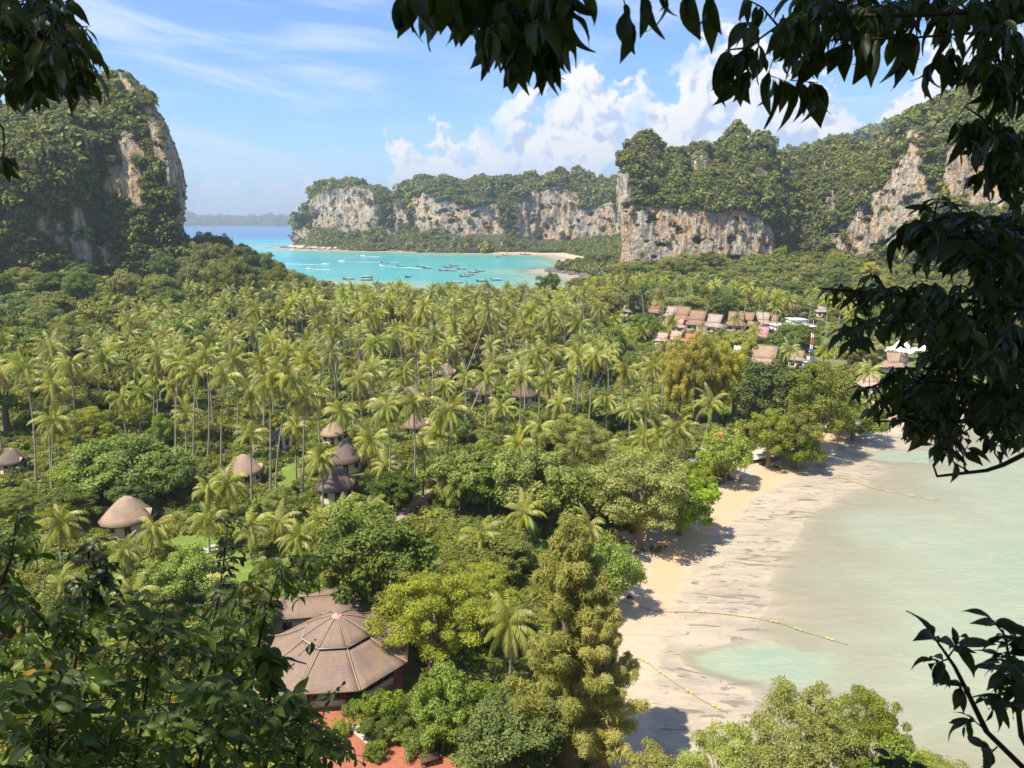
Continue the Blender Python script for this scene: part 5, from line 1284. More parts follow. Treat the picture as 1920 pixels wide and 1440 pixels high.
# ---- ground works: terrace, lawns, paths, sea wall
def sheet(name, pxs, z, mat, label, kind='structure', parent=None, pad=None):
    P = [gp(a, b, z) for a, b in pxs]; b = bmesh.new(); vs = [b.verts.new((x, y, float(height(np.array([x]), np.array([y]))[0]) + .05 if pad is None else pad)) for x, y in P]
    f = b.faces.new(vs); bmesh.ops.triangulate(b, faces=[f]); bmesh.ops.subdivide_edges(b, edges=b.edges, cuts=6, use_grid_fill=True)
    for v in b.verts: v.co.z = (float(height(np.array([v.co.x]), np.array([v.co.y]))[0]) + .16) if pad is None else pad
    bmesh.ops.recalc_face_normals(b, faces=b.faces)
    if sum(f.normal.z for f in b.faces) < 0: bmesh.ops.reverse_faces(b, faces=b.faces)
    me = bpy.data.meshes.new(name); b.to_mesh(me); b.free(); me.materials.append(mat); o = obj(name, me); tag(o, label, kind=kind); CLEAR_PX.append(pxs); return o
sheet('terrace', [(590, 1320), (660, 1330), (700, 1350), (790, 1400), (880, 1450), (900, 1520), (600, 1520), (560, 1380)], 2.4, MATS['brick_paving'], 'red brick terrace below the octagonal pavilion', pad=2.75)
sheet('paving', [(655, 1372), (690, 1352), (735, 1392), (700, 1412)], 2.4, MATS['pale_path'], 'pale paved path crossing the red terrace', pad=2.765)
sheet('lawn', [(300, 1010), (350, 1000), (420, 1010), (470, 1040), (480, 1090), (430, 1120), (360, 1090), (330, 1050)], 2.3, MATS['lawn'], 'bright green mown lawn below the nearest hut')
sheet('lawn', [(515, 880), (560, 868), (566, 890), (545, 912), (512, 925)], 2.3, MATS['lawn'], 'small lawn between the palm trunks beside the dark huts')
sheet('lawn', [(30, 1180), (90, 1170), (130, 1200), (60, 1235), (10, 1225)], 2.3, MATS['lawn'], 'lawn glimpsed through the hillside bushes')
sheet('path', [(735, 965), (790, 930), (810, 915), (822, 922), (795, 955), (745, 985)], 2.3, MATS['path'], 'reddish dirt path below the tall palm trunks')
sheet('path', [(372, 1025), (400, 1017), (416, 1024), (404, 1034), (380, 1034)], 2.4, MATS['pale_path'], 'curved paved path on the lawn')
sheet('path', [(1262, 880), (1290, 862), (1318, 836), (1328, 838), (1310, 872), (1280, 892)], 2.3, MATS['concrete'], 'grey paved path leading down to the beach')
sheet('promenade', [(1405, 856), (1425, 842), (1470, 836), (1500, 840), (1450, 858), (1402, 866)], 2.3, MATS['pale_path'], 'pale paved platform above the beach', pad=2.5)
def sea_wall(pxs, label):
    P = [gp(a, b, 1.2) for a, b in pxs]; o = thing('beach_wall', label, 'wall', (*P[0], 0)); b = MB()
    for (x0, y0), (x1, y1) in zip(P[:-1], P[1:]):
        L = math.hypot(x1 - x0, y1 - y0); a = math.atan2(y1 - y0, x1 - x0); c = ((x0 + x1) / 2 - P[0][0], (y0 + y1) / 2 - P[0][1])
        MB().box((*c, 1.2), (L * .995, .5, 2.4), a).build('wall_section', MATS['concrete'], o); MB().box((*c, 2.46), (L * .985, .66, .12), a).build('coping', MATS['pale_path'], o)
sea_wall([(1402, 868), (1440, 862), (1455, 858), (1500, 838)], 'low stepped stone wall at the top of the beach')
sea_wall([(1558, 810), (1590, 800), (1620, 793), (1660, 782), (1720, 768), (1800, 752)], 'long grey promenade wall at the bend of the bay')
# wooden terrace furniture
def table():
    x, y = gp(805, 1432, 2.8); o = thing('garden_table', 'brown wooden table standing on the red terrace', 'table', (x, y, 2.76), R(20))
    for k in range(5): MB().box((0, (k - 2) * .19, .72), (1.7, .17, .05)).build('table_board', MATS['dark_wood'], o)
    for sx_ in (-.7, .7):
        for sy_ in (-.35, .35): MB().box((sx_, sy_, .35), (.08, .08, .7)).build('leg', MATS['dark_wood'], o)
table()

# ------------------------------------------------------------------ boats
MATS['hull_wood'] = simple('hull_wood', (.16, .085, .045), .55, .4); MATS['hull_white'] = simple('hull_white', (.75, .75, .74), .4, .4, .05); MATS['awning'] = simple('awning', (.30, .33, .36), .8, .2)
MATS['cloth_red'] = simple('cloth_red', (.55, .06, .04), .8, .2); MATS['foam'] = simple('foam', (.85, .90, .92), .9, .1, .05)
def hull_mesh(L, B, D, bow, mat, stern=.25, n=12):
    V = []; F = []
    for i in range(n + 1):
        t = i / n; w = B / 2 * (math.sin(math.pi * min(1, t * .78 + .22 * (1 - stern))) ** .6 if t < .99 else .02); sheer = D + bow * max(0, t - .62) ** 2 * 7 + .25 * max(0, .2 - t) * 5
        x = (t - .5) * L; keel = -.25 + max(0, t - .75) ** 2 * 5
        V += [(x, -w, sheer), (x, -w * .75, D * .4 + keel * .5), (x, 0, keel), (x, w * .75, D * .4 + keel * .5), (x, w, sheer), (x, w * .86, sheer - .05), (x, 0, .12 + max(0, t - .75) * 2), (x, -w * .86, sheer - .05)]
        if i:
            o = 8 * (i - 1); F += [(o + k, o + (k + 1) % 8, o + 8 + (k + 1) % 8, o + 8 + k) for k in range(8)]
    F.append((0, 1, 2, 3)); F.append((0, 3, 4, 7))
    return mesh('hull', V, F, mat, smooth=False)
HULL = hull_mesh(10.5, 2.0, .75, 1.7, MATS['hull_wood']); HULL_W = hull_mesh(9.5, 2.6, 1.0, .5, MATS['hull_white'])
def longtail(px, py, hd, label, z=.05, canopy=True):
    x, y = gp(px, py, 0); o = thing('longtail_boat', label, 'boat', (x, y, z), R(hd), 'longtail boats moored in the bay'); obj('hull', HULL, o)
    if canopy:
        b = MB()
        for k in range(5): b.add([(-2.6, (k - 2) * .42, 2.0 - .10 * (k - 2) ** 2), (1.4, (k - 2) * .42, 2.0 - .10 * (k - 2) ** 2)])
        b.F = [(2 * k, 2 * k + 1, 2 * k + 3, 2 * k + 2) for k in range(4)]; b.m = [0] * 4; b.build('canopy', MATS['awning'], o)
        for sx_ in (-2.5, -.6, 1.3):
            for sy_ in (-.82, .82): MB().tube([(sx_, sy_, .6), (sx_, sy_, 1.65)], .04, 4).build('canopy_post', MATS['hull_wood'], o)
    MB().box((-4.2, 0, 1.15), (.9, .5, .5)).build('engine', MATS['steel'], o); MB().tube([(-4.4, 0, 1.1), (-7.6, .2, .15)], .05, 5).build('propeller_shaft', MATS['steel'], o)
    MB().tube([(5.0, 0, 2.0), (5.25, 0, 1.5)], .22, 6).build('bow_ribbon', MATS['cloth_red'], o); return o
def compass(i): return ['', ''][0]
LT = [(722, 493, 178, 'small dark longtail boat farthest out, next to the red sterned speedboat'), (752, 500, 185, 'longtail boat alone halfway between the speedboat and the cluster'), (790, 501, 182, 'longtail boat, first of the pair before the boat cluster'),
      (802, 503.5, 178, 'longtail boat, second and paler of the pair before the cluster'), (832, 508, 184, 'longtail boat at the near corner of the cluster'), (841, 502, 180, 'longtail boat in the middle of the cluster'), (846, 508.5, 170, 'longtail boat lying close beside the cluster corner boat'),
      (851, 499, 186, 'longest dark longtail boat at the back of the cluster'), (866, 505, 182, 'longtail boat with canopy just right of the cluster'), (872, 519, 178, 'longtail boat, nearest of the slanting line of three'), (880, 516, 188, 'longtail boat, middle of the slanting line of three'),
      (888, 512, 195, 'longtail boat, last of the slanting line of three'), (900, 509, 190, 'single longtail boat off the end of the slanting line'), (765, 520, 250, 'longtail boat pointing at us with raised bow, alone'), (688, 521, 10, 'longtail boat with high bow among the nearest two'),
      (687, 526, 15, 'short longtail boat just in front of the high bowed one'), (654, 524, 180, 'longtail boat alone nearest the tall palms on the shore'), (930, 526, 178, 'flat pale longtail boat close to the shore trees'), (857, 531, 172, 'longtail boat partly hidden by the palm tops'),
      (848, 532, 172, 'dark longtail boat beside the one hidden by palm tops'), (904, 528, 190, 'longtail boat peeking over the tree tops'), (937, 482.5, 178, 'lone longtail boat in the pale shallows off the far beach'), (948, 479, 180, 'longtail boat anchored right by the far beach')]
for px, py, hd, lb in LT: longtail(px, py, hd, lb, canopy=py > 495)
for i, (px, py) in enumerate(((934, 475), (941, 475), (955, 476), (981, 477.5), (989, 478))):
    longtail(px, py, 175 + i * 4, 'longtail boat pulled up on the far beach, %s from the left' % ordn[i], z=.3, canopy=False)['group'] = 'longtail boats on the far beach'
def speedboat(px, py, hd, label, wake, red=False):
    x, y = gp(px, py, 0); o = thing('speedboat', label, 'boat', (x, y, .1), R(hd), 'boats under way'); obj('hull', HULL_W, o)
    MB().box((-.6, 0, 1.5), (3.4, 1.7, 1.0)).build('cabin', MATS['cloth_red'] if red else MATS['hull_white'], o); MB().box((-.4, 0, 2.08), (4.0, 2.0, .10)).build('roof', MATS['white'], o)
    MB().box((1.15, 0, 1.55), (.10, 1.5, .6)).build('windscreen', MATS['glass'], o); MB().box((-4.7, 0, .9), (.5, .7, 1.0)).build('outboard_motor', MATS['black'], o)
    if wake:
        r = random.Random(int(px)); L, w = wake; b = MB(); n = 14; V = []
        for i in range(n + 1):
            t = i / n; ww = (.7 + w * t ** .7) * (1 - .25 * t) * r.uniform(.75, 1.2); V += [(-4 - L * t, -ww - .15 * L * .1 * t * t, .05 - .1 + .06), (-4 - L * t, ww - .15 * L * .1 * t * t, .01)]
        b.add(V, [(2 * i, 2 * i + 1, 2 * i + 3, 2 * i + 2) for i in range(n)]); b.build('wake', MATS['foam'], o)
    return o
speedboat(717, 499, 140, 'red cabin boat trailing a long white wake towards the cluster', (60, 1.6), True)
speedboat(681, 481, 150, 'white speedboat throwing spray off the far point', (26, 3.0))
speedboat(547, 469, 165, 'boat with a short white wake just below the rocky tip of the far cliffs', (50, 1.6))
speedboat(610, 496.5, -18, 'dark boat pulling the longest wake across the bay mouth', (95, 1.8))
speedboat(641, 491, 170, 'white boat heading out with a thin wake behind', (70, 1.4))
speedboat(582, 505, 155, 'boat with a red flag in the middle of the turquoise water', (22, 1.4), True)
speedboat(410, 442, 0, 'white speedboat with a straight wake near the tall headland', (130, 3))
speedboat(389, 431, 0, 'distant speedboat drawing a white line near the tall headland', (200, 5))
speedboat(441, 444, 5, 'pair mate: small pale boat in the open blue water', None)
fy = speedboat(553, 428, 180, 'white ferry far out beside the tip of the far cliffs', None); fy.scale = (4.5, 4.5, 4.5); fy.name = 'ferry'
# kayaks on the far sand
MATS['kayak'] = simple('kayak', (.50, .10, .06), .5, .4)
KY = hull_mesh(3.8, .8, .35, .15, MATS['kayak'], n=6)
for i in range(14):
    x, y = gp(874 + i * 2.9, 473.6 + .05 * i, .6); z = float(height(np.array([x]), np.array([y + 6]))[0])
    tag(obj('kayak', KY, loc=(x, y + 6, max(.35, z) + .1), rot=(0, 0, R(80 + 3 * (i % 4))), scale=1.6), 'red kayak drawn up on the far sand, %s in the row' % (ordn + ['thirteenth', 'last'])[i], 'kayak', 'red kayaks on the far beach')

# ------------------------------------------------------------------ swimming lines with yellow floats
MATS['float'] = simple('float', (.60, .44, .10), .5, .4)
def float_line(pxs, label, nf):
    P = [Vector((*gp(a, b, .3), 0)) for a, b in pxs]
    pts = []
    for a, b in zip(P[:-1], P[1:]): pts += [a.lerp(b, k / 8) for k in range(8)]
    pts.append(P[-1])
    hz = height(np.array([p.x for p in pts]), np.array([p.y for p in pts]))
    for p, h in zip(pts, hz): p.z = max(float(h), 0.0) + .08
    o = thing('float_line', label, 'rope', pts[0]); MB().tube([p - pts[0] for p in pts], .035, 5).build('rope', MATS['rope'], o)
    for k in range(nf):
        f = (k + .5) / nf * (len(pts) - 1); i = int(f); p = pts[i].lerp(pts[i + 1], f - i) - pts[0]; d = (pts[i + 1] - pts[i]).normalized()
        for s in (-.28, .28): MB().tube([p + d * (s - .22) + Vector((0, 0, .07)), p + d * (s - .12) + Vector((0, 0, .07)), p + d * (s + .12) + Vector((0, 0, .07)), p + d * (s + .22) + Vector((0, 0, .07))], [.05, .11, .11, .05], 8).build('float', MATS['float'], o)
float_line([(1165, 1140), (1225, 1152), (1306, 1149), (1358, 1151), (1411, 1156), (1462, 1165), (1513, 1183), (1590, 1206)], 'rope with yellow floats running from the sand into the bay water', 8)
float_line([(1150, 1246), (1200, 1243), (1217, 1250), (1265, 1283), (1320, 1315), (1365, 1335)], 'rope with yellow floats sagging across the sand towards the trees below', 5)
float_line([(1495, 876), (1535, 886), (1560, 892), (1601, 902), (1636, 913), (1675, 922), (1722, 930), (1760, 937)], 'farthest rope with yellow floats on the tidal flat', 8)
# driftwood and beach pole
x0, y0 = gp(1180, 1040, 2.2); x1, y1 = gp(1212, 1010, 2.2)
tag(MB().tube([(x0, y0, 2.6), ((x0 + x1) / 2, (y0 + y1) / 2, 3.0), (x1, y1, 3.3)], [.14, .12, .08], 6).build('driftwood_log', MATS['bark']), 'bare leaning trunk on the sand under the large rounded olive tree', 'log')

# ------------------------------------------------------------------ people on the beach
def skin_mesh(name, joints, edges, mat, parent, sub=1):
    me = bpy.data.meshes.new(name); me.from_pydata([j[0] for j in joints], edges, []); o = obj(name, me, parent)
    md = o.modifiers.new('skin', 'SKIN'); md.use_smooth_shade = True
    for v, j in zip(me.skin_vertices[0].data, joints): v.radius = (j[1], j[1]); v.use_root = False
    me.skin_vertices[0].data[0].use_root = True
    if sub: o.modifiers.new('sub', 'SUBSURF').levels = sub
    for m in o.modifiers:
        if m.type == 'SUBSURF': m.render_levels = sub
    me.materials.append(mat); return o
MATS['shirt_red'] = simple('shirt_red', (.42, .06, .06), .9, .1); MATS['shirt_yellow'] = simple('shirt_yellow', (.75, .52, .06), .9, .1); MATS['dark_cloth'] = simple('dark_cloth', (.035, .035, .05), .9, .1)
MATS['pale_cloth'] = simple('pale_cloth', (.62, .55, .55), .9, .1); MATS['maroon'] = simple('maroon', (.20, .03, .05), .9, .1); MATS['pink_cloth'] = simple('pink_cloth', (.65, .25, .30), .9, .1)
def person(x, y, z, rz, label, shirt, shorts, pose='walk', s=1.0):
    o = thing('person', label, 'person', (x, y, z), rz); o.scale = (s, s, s)
    if pose == 'walk':
        J = [((0, 0, .95), .125), ((0, 0, 1.18), .13), ((0, 0, 1.40), .145), ((0, 0, 1.50), .06), ((0, .02, 1.60), .085), ((0, .02, 1.70), .085),
             ((-.20, 0, 1.41), .06), ((-.27, .10, 1.14), .045), ((-.25, .26, .95), .035), ((.20, 0, 1.41), .06), ((.27, -.08, 1.14), .045), ((.26, -.06, .90), .035),
             ((-.10, 0, .90), .10), ((-.11, .18, .50), .068), ((-.11, .12, .08), .048), ((-.11, .28, .03), .04), ((.10, 0, .90), .10), ((.11, -.12, .50), .068), ((.11, -.34, .14), .048), ((.11, -.24, .03), .04)]
    else:
        J = [((0, 0, .14), .14), ((0, -.06, .38), .135), ((0, -.10, .60), .14), ((0, -.10, .71), .06), ((0, -.08, .80), .085), ((0, -.08, .90), .085),
             ((-.20, -.10, .61), .06), ((-.28, .02, .36), .045), ((-.18, .24, .36), .035), ((.20, -.10, .61), .06), ((.30, -.22, .36), .045), ((.28, -.34, .10), .035),
             ((-.10, .06, .14), .10), ((-.15, .42, .42), .068), ((-.15, .62, .08), .048), ((-.15, .76, .04), .04), ((.10, .06, .14), .10), ((.16, .44, .38), .068), ((.16, .68, .08), .048), ((.16, .82, .04), .04)]
    E = [(0, 1), (1, 2), (2, 3), (3, 4), (4, 5), (2, 6), (6, 7), (7, 8), (2, 9), (9, 10), (10, 11), (0, 12), (12, 13), (13, 14), (14, 15), (0, 16), (16, 17), (17, 18), (18, 19)]
    skin_mesh('body', J, E, MATS['skin'], o)
    g = lambda i, k: (J[i][0], J[i][1] * k)
    mid = lambda a, b, f: tuple(J[a][0][q] * (1 - f) + J[b][0][q] * f for q in range(3))
    skin_mesh('shirt', [g(0, 1.06), g(1, 1.12), g(2, 1.14), g(6, 1.3), (mid(6, 7, .7), .068), g(9, 1.3), (mid(9, 10, .7), .068)], [(0, 1), (1, 2), (2, 3), (3, 4), (2, 5), (5, 6)], MATS[shirt], o)
    skin_mesh('shorts', [(mid(0, 1, -.02), .15), g(12, 1.16), (mid(12, 13, .85), .088), g(16, 1.16), (mid(16, 17, .85), .088)], [(0, 1), (1, 2), (0, 3), (3, 4)], MATS[shorts], o)
    h = J[5][0]; bm = bmesh.new(); bmesh.ops.create_icosphere(bm, subdivisions=2, radius=.108, matrix=Matrix.Translation((h[0], h[1] - .02, h[2] + .035)) @ Matrix.Diagonal((.95, 1.05, .95, 1)))
    me = bpy.data.meshes.new('hair'); bm.to_mesh(me); bm.free(); me.materials.append(MATS['hair']); obj('hair', me, o); return o
def person_px(px, py, rz, *a, **k):
    x, y = gp(px, py, 1.4); z = float(height(np.array([x]), np.array([y]))[0]); x, y = gp(px, py, z); return person(x, y, z, R(rz), *a, **k)
person_px(1238, 1034, 200, 'person in a dark red shirt walking along the sand', 'shirt_red', 'dark_cloth')
person_px(1248, 1034, 200, 'person in a yellow shirt walking beside the red shirted one', 'shirt_yellow', 'dark_cloth')
person_px(1379, 899, 120, 'person in maroon sitting on the sand under the dense round tree', 'maroon', 'dark_cloth', pose='sit')
person_px(1384, 901, 150, 'person in pale clothes sitting in the middle of the three', 'pale_cloth', 'maroon', pose='sit')
person_px(1389, 902, 170, 'person in dark red sitting at the seaward end of the group of three', 'shirt_red', 'dark_cloth', pose='sit')
person_px(1442, 858, 140, 'person in pink standing at the low beach wall', 'pink_cloth', 'pale_cloth')
# ---- undergrowth, once the clearings are known
uP, uS = undergrowth()
scatter_stuff('undergrowth', 'dense shrubs and ground cover filling the plain under the palms', uP, uS, PROTO['under'], 12)

# ------------------------------------------------------------------ foreground boughs around the viewpoint
def leaf_mesh(seed, wid, curl, mat, tip=.10):
    r = np.random.default_rng(seed); n = 7; V = []; F = []
    for i in range(n + 1):
        t = i / n; w = wid * (math.sin(math.pi * min(1, .04 + t ** .85)) ** .85) * (1 if t < .9 else .35); w = max(w, .006)
        x = .06 + .94 * (math.sin(t * curl) / curl if curl else t); z = -(1 - math.cos(t * curl)) / curl if curl else 0
        wv = .02 * math.sin(9 * t + seed)
        V += [(x, -w, z + w * .42 + wv), (x, 0, z), (x, w, z + w * .42 - wv)]
        if i: o = 3 * (i - 1); F += [(o, o + 1, o + 4, o + 3), (o + 1, o + 2, o + 5, o + 4)]
    o = len(V); V += [(-.02, -.008, 0), (-.02, .008, 0)]; F.append((o, o + 1, 2, 0))
    m = mesh('leaf', V, F, mat, {'rnd': np.full(len(V), r.uniform(0, 1))}, smooth=True)
    return m
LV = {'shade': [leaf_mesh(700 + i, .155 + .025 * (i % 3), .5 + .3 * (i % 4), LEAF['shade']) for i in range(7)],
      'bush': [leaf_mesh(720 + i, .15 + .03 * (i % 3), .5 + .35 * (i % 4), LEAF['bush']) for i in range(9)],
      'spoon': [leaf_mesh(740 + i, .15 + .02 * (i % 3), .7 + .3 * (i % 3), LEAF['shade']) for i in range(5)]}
MATS['leaf_gold'] = leafmat('leaf_gold', (.30, .22, .02), (.42, .30, .03), (.48, .26, .04), trans=.5)
LV['gold'] = [leaf_mesh(760 + i, .18, .8, MATS['leaf_gold']) for i in range(2)]
def orient(d, up):
    X = d.normalized(); Y = up.cross(X)
    if Y.length < 1e-4: Y = Vector((0, 1, 0)).cross(X)
    Y.normalize(); Z = X.cross(Y)
    return Matrix((X, Y, Z)).transposed().to_euler()
def bough(label, main, poly, ntw, lper, leaf_px, Yr, seed, name='tree_bough', cat='branch', leaf='shade', droop=.8, group='leafy boughs hanging round the viewpoint', rad=.014, twigs=(), upness=0., maxleaf=300, gold=0.0, spread=.7):
    r = random.Random(seed); M = [at(*m) for m in main]
    p0 = M[0]                                   # every bough grows out of a trunk beside or behind the viewpoint
    if main[0][0] > 1900 and main[0][1] < 1200: M.insert(0, Vector((2.92, 2.98, p0.z - .2)))
    elif main[0][1] < 0 and main[0][0] > 700: M.insert(0, Vector((p0.x * .4 - .8, -.6, 57.0))); M.insert(1, Vector((p0.x * .8, p0.y * .7, p0.z + .9)))
    elif main[0][0] < 0 and main[0][1] < 300: M.insert(0, Vector((-2.8, -2.6, 55.0))); M.insert(1, Vector((p0.x - .5, p0.y * .6, p0.z + .8)))
    o = thing(name, label, cat, M[0], group=group); b = MB(); n = len(M)
    b.tube([p - M[0] for p in M], [rad * (1 - .75 * k / max(1, n - 1)) for k in range(n)], 6)
    T = [[at(*q) for q in tw] for tw in twigs]
    xs = [p[0] for p in poly] if poly else [0]; ys = [p[1] for p in poly] if poly else [0]
    dense = []
    for a, c in zip(main[:-1], main[1:]):
        for k in range(6): f = k / 6; dense.append(tuple(a[q] * (1 - f) + c[q] * f for q in range(3)))
    dense.append(main[-1]); c = 0; tries = 0
    while c < ntw and tries < 5000:
        tries += 1; px, py = r.uniform(min(xs), max(xs)), r.uniform(min(ys), max(ys))
        if not inpoly(np.array([px]), np.array([py]), poly)[0]: continue
        s = min(dense, key=lambda q: (q[0] - px) ** 2 + (q[1] - py) ** 2 + r.uniform(0, 2500)); Y = s[2] + r.uniform(*Yr)
        S = at(*s); E = at(px, py, max(1.4, Y)); mid = S.lerp(E, .55) + Vector((r.uniform(-.03, .03), r.uniform(-.03, .03), .04 * (E - S).length * 3)); T.append([S, mid, E]); c += 1
    sites = []
    for tw in T:
        b.tube([p - M[0] for p in tw], [rad * .32, rad * .25] + [rad * .16] * (len(tw) - 2), 4)
        L = sum((tw[i + 1] - tw[i]).length for i in range(len(tw) - 1))
        for k in range(lper):
            f = 1 - (k / max(1, lper)) * min(.85, spread); f = max(.03, f - r.uniform(0, .05)); t = f * (len(tw) - 1); i = min(int(t), len(tw) - 2)
            p = tw[i].lerp(tw[i + 1], t - i); d = (tw[i + 1] - tw[i]).normalized(); side = d.cross(Vector((0, 0, 1)))
            if side.length < .1: side = d.cross(Vector((0, 1, 0)))
            side.normalize(); s = 1 if k % 2 else -1
            dv = d * r.uniform(.2, .7) + side * s * r.uniform(.35, .9) + Vector((0, 0, -droop * r.uniform(.5, 1.3) + upness)) + Vector((r.gauss(0, .2), r.gauss(0, .2), r.gauss(0, .15)))
            sites.append((p, dv))
    r.shuffle(sites)
    b.build('branch_wood', MATS['bark_dark'], o)
    for p, dv in sites[:maxleaf]:
        ln = leaf_px * p.y / FPX * r.choice((.45, .6, .75, .85, .95, 1.0, 1.1, 1.25)) * r.uniform(.9, 1.1); up = Vector((r.gauss(0, .45), r.gauss(-.25, .45), 1))
        key = 'gold' if r.random() < gold else leaf
        obj('leaf', LV[key][r.randrange(len(LV[key]))], o, p - M[0], orient(dv, up), (ln, ln * r.uniform(.8, 1.2), ln))
    return o
bough('dark drooping bough filling the upper left corner beside the headland', [(-60, -60, 2.6), (20, 30, 2.6), (110, 110, 2.5), (150, 160, 2.5)],
      [(-20, -20), (180, -20), (185, 40), (205, 70), (180, 140), (160, 185), (120, 190), (90, 180), (20, 200), (-20, 190)], 37, 8, 50, (-.35, .6), 1)
bough('inner mass of dark leaves in the upper left corner', [(-80, 20, 3.2), (0, 60, 3.2), (60, 110, 3.2), (100, 140, 3.2)], [(-20, -20), (150, -20), (160, 60), (150, 150), (100, 180), (-20, 200)], 37, 8, 45, (-.4, .5), 42)
bough('thin dangling twig below the corner bough at the picture edge', [(-20, 215, 2.3), (6, 240, 2.3), (8, 270, 2.3), (0, 325, 2.3)], [(-10, 260), (6, 255), (6, 300), (-10, 300)], 2, 4, 45, (-.1, .1), 2, rad=.006)
bough('dark leafy bough dangling from above over the far cliffs', [(930, -120, 2.2), (960, -40, 2.2), (990, 20, 2.2), (1010, 70, 2.2)],
      [(860, -30), (1100, -30), (1090, 50), (1065, 105), (1020, 125), (960, 130), (900, 90), (885, 60), (870, 15)], 30, 8, 70, (-.3, .5), 3, droop=1.25)
bough('row of big hanging leaves along the top edge left of the dangling bough', [(1000, -90, 2.2), (900, -60, 2.2), (820, -50, 2.2), (780, -40, 2.2)], [(775, -30), (880, -30), (880, 5), (800, 0), (778, -5)], 11, 6, 84, (-.2, .2), 41, droop=1.5, rad=.008)
bough('few single leaves hanging above the big cloud', [(1080, -90, 2.2), (1180, -40, 2.2), (1260, -30, 2.2), (1340, -20, 2.2)], [], 0, 4, 72, (0, 0), 4, droop=1.5, rad=.007,
      twigs=[[(1165, -20, 2.2), (1172, 10, 2.2), (1176, 32, 2.2)], [(1200, -30, 2.2), (1205, -15, 2.2), (1212, 0, 2.2)], [(1240, -30, 2.2), (1243, -20, 2.2), (1250, -8, 2.2)], [(1325, -30, 2.2), (1328, -15, 2.2), (1330, -5, 2.2)], [(1285, -30, 2.2), (1288, -22, 2.2), (1290, -12, 2.2)]])
bough('long dark bough sweeping in from the upper right over the cloud', [(1990, -30, 3.2), (1860, 20, 3.1), (1740, 28, 3.0), (1600, 30, 3.0), (1470, 40, 3.0), (1400, 90, 3.0)],
      [(1395, -20), (1920, -20), (1920, 60), (1760, 70), (1640, 85), (1560, 70), (1500, 120), (1440, 130), (1370, 150), (1350, 110), (1390, 60)], 40, 7, 48, (-.3, .4), 5, droop=1.0)
bough('hanging sprays of leaves under the long upper right bough', [(1990, 20, 3.0), (1850, 60, 3.0), (1720, 70, 3.0), (1560, 75, 3.0), (1450, 110, 3.0)], [], 0, 7, 66, (0, 0), 6, droop=1.15, rad=.008,
      twigs=[[(1450, 110, 3), (1440, 140, 3), (1480, 155, 3)], [(1480, 150, 3), (1500, 152, 3), (1535, 155, 3)], [(1400, 100, 3), (1370, 105, 3), (1350, 110, 3)], [(1420, 120, 3), (1400, 135, 3), (1385, 140, 3)], [(1560, 75, 3), (1540, 90, 3), (1520, 95, 3)],
             [(1600, 60, 3), (1590, 80, 3), (1575, 85, 3)], [(1650, 60, 3), (1640, 80, 3), (1632, 90, 3)], [(1680, 60, 3), (1690, 75, 3), (1700, 85, 3)], [(1760, 60, 3), (1765, 100, 3), (1740, 125, 3)], [(1780, 60, 3), (1785, 90, 3), (1790, 120, 3)],
             [(1700, 70, 3), (1690, 60, 3), (1715, 80, 3)], [(1620, 70, 3), (1625, 60, 3), (1618, 75, 3)], [(1850, 60, 3), (1840, 90, 3), (1830, 110, 3)], [(1900, 70, 3), (1890, 110, 3), (1880, 150, 3)]])
bough('dark crown of leaves at the upper right edge', [(2010, 120, 3.0), (1930, 130, 3.0), (1880, 150, 3.0), (1850, 200, 3.0)],
      [(1840, 20), (1930, 0), (1930, 260), (1880, 240), (1855, 180), (1800, 130)], 26, 8, 40, (-.35, .45), 7, droop=1.0)
bough('drooping dark leaves against the right slope below the crown', [(2010, 250, 3.1), (1930, 270, 3.1), (1870, 300, 3.1), (1830, 330, 3.1)],
      [(1930, 230), (1870, 230), (1820, 260), (1800, 300), (1815, 340), (1860, 380), (1930, 400)], 24, 8, 40, (-.35, .45), 8, droop=.95)
bough('arching twigs of leaves before the pale patch of the right slope', [(1990, 330, 3.2), (1900, 300, 3.2), (1840, 220, 3.2), (1810, 200, 3.2), (1790, 225, 3.2)], [(1790, 225), (1850, 215), (1900, 330), (1850, 330)], 8, 6, 58, (-.2, .2), 9, droop=.8, rad=.008)
RP = [(1720, 380), (1760, 360), (1830, 390), (1930, 400), (1930, 560), (1800, 520), (1700, 510), (1660, 480), (1640, 455), (1690, 410)]
bough('spreading bough of glossy dark leaves below the right slope', [(2010, 500, 2.9), (1900, 470, 2.9), (1790, 450, 2.9), (1700, 430, 2.9)], RP, 36, 8, 56, (-.4, .5), 10, droop=0.34)
bough('bough of dark leaves reaching far out over the resort, upper tier', [(2010, 600, 2.8), (1880, 570, 2.8), (1720, 555, 2.8), (1590, 545, 2.8), (1535, 540, 2.8)],
      [(1540, 535), (1600, 520), (1700, 520), (1930, 540), (1930, 640), (1800, 650), (1700, 640), (1640, 600), (1560, 560)], 36, 8, 37, (-.4, .5), 11, droop=0.40)
bough('bough of big dark leaves drooping before the white tent roof', [(2010, 660, 2.6), (1850, 620, 2.6), (1700, 600, 2.6), (1610, 610, 2.6), (1575, 630, 2.6)],
      [(1555, 650), (1590, 615), (1680, 590), (1930, 620), (1930, 700), (1800, 690), (1740, 640), (1650, 630), (1590, 660)], 34, 8, 42, (-.35, .4), 12, droop=0.53)
bough('dense bough of dark leaves over the pier and promenade', [(2010, 760, 2.7), (1880, 730, 2.7), (1760, 715, 2.7), (1660, 715, 2.7), (1600, 740, 2.7)],
      [(1595, 730), (1640, 700), (1720, 690), (1930, 690), (1930, 800), (1800, 800), (1700, 780), (1640, 770)], 36, 8, 37, (-.4, .5), 13, droop=0.46)
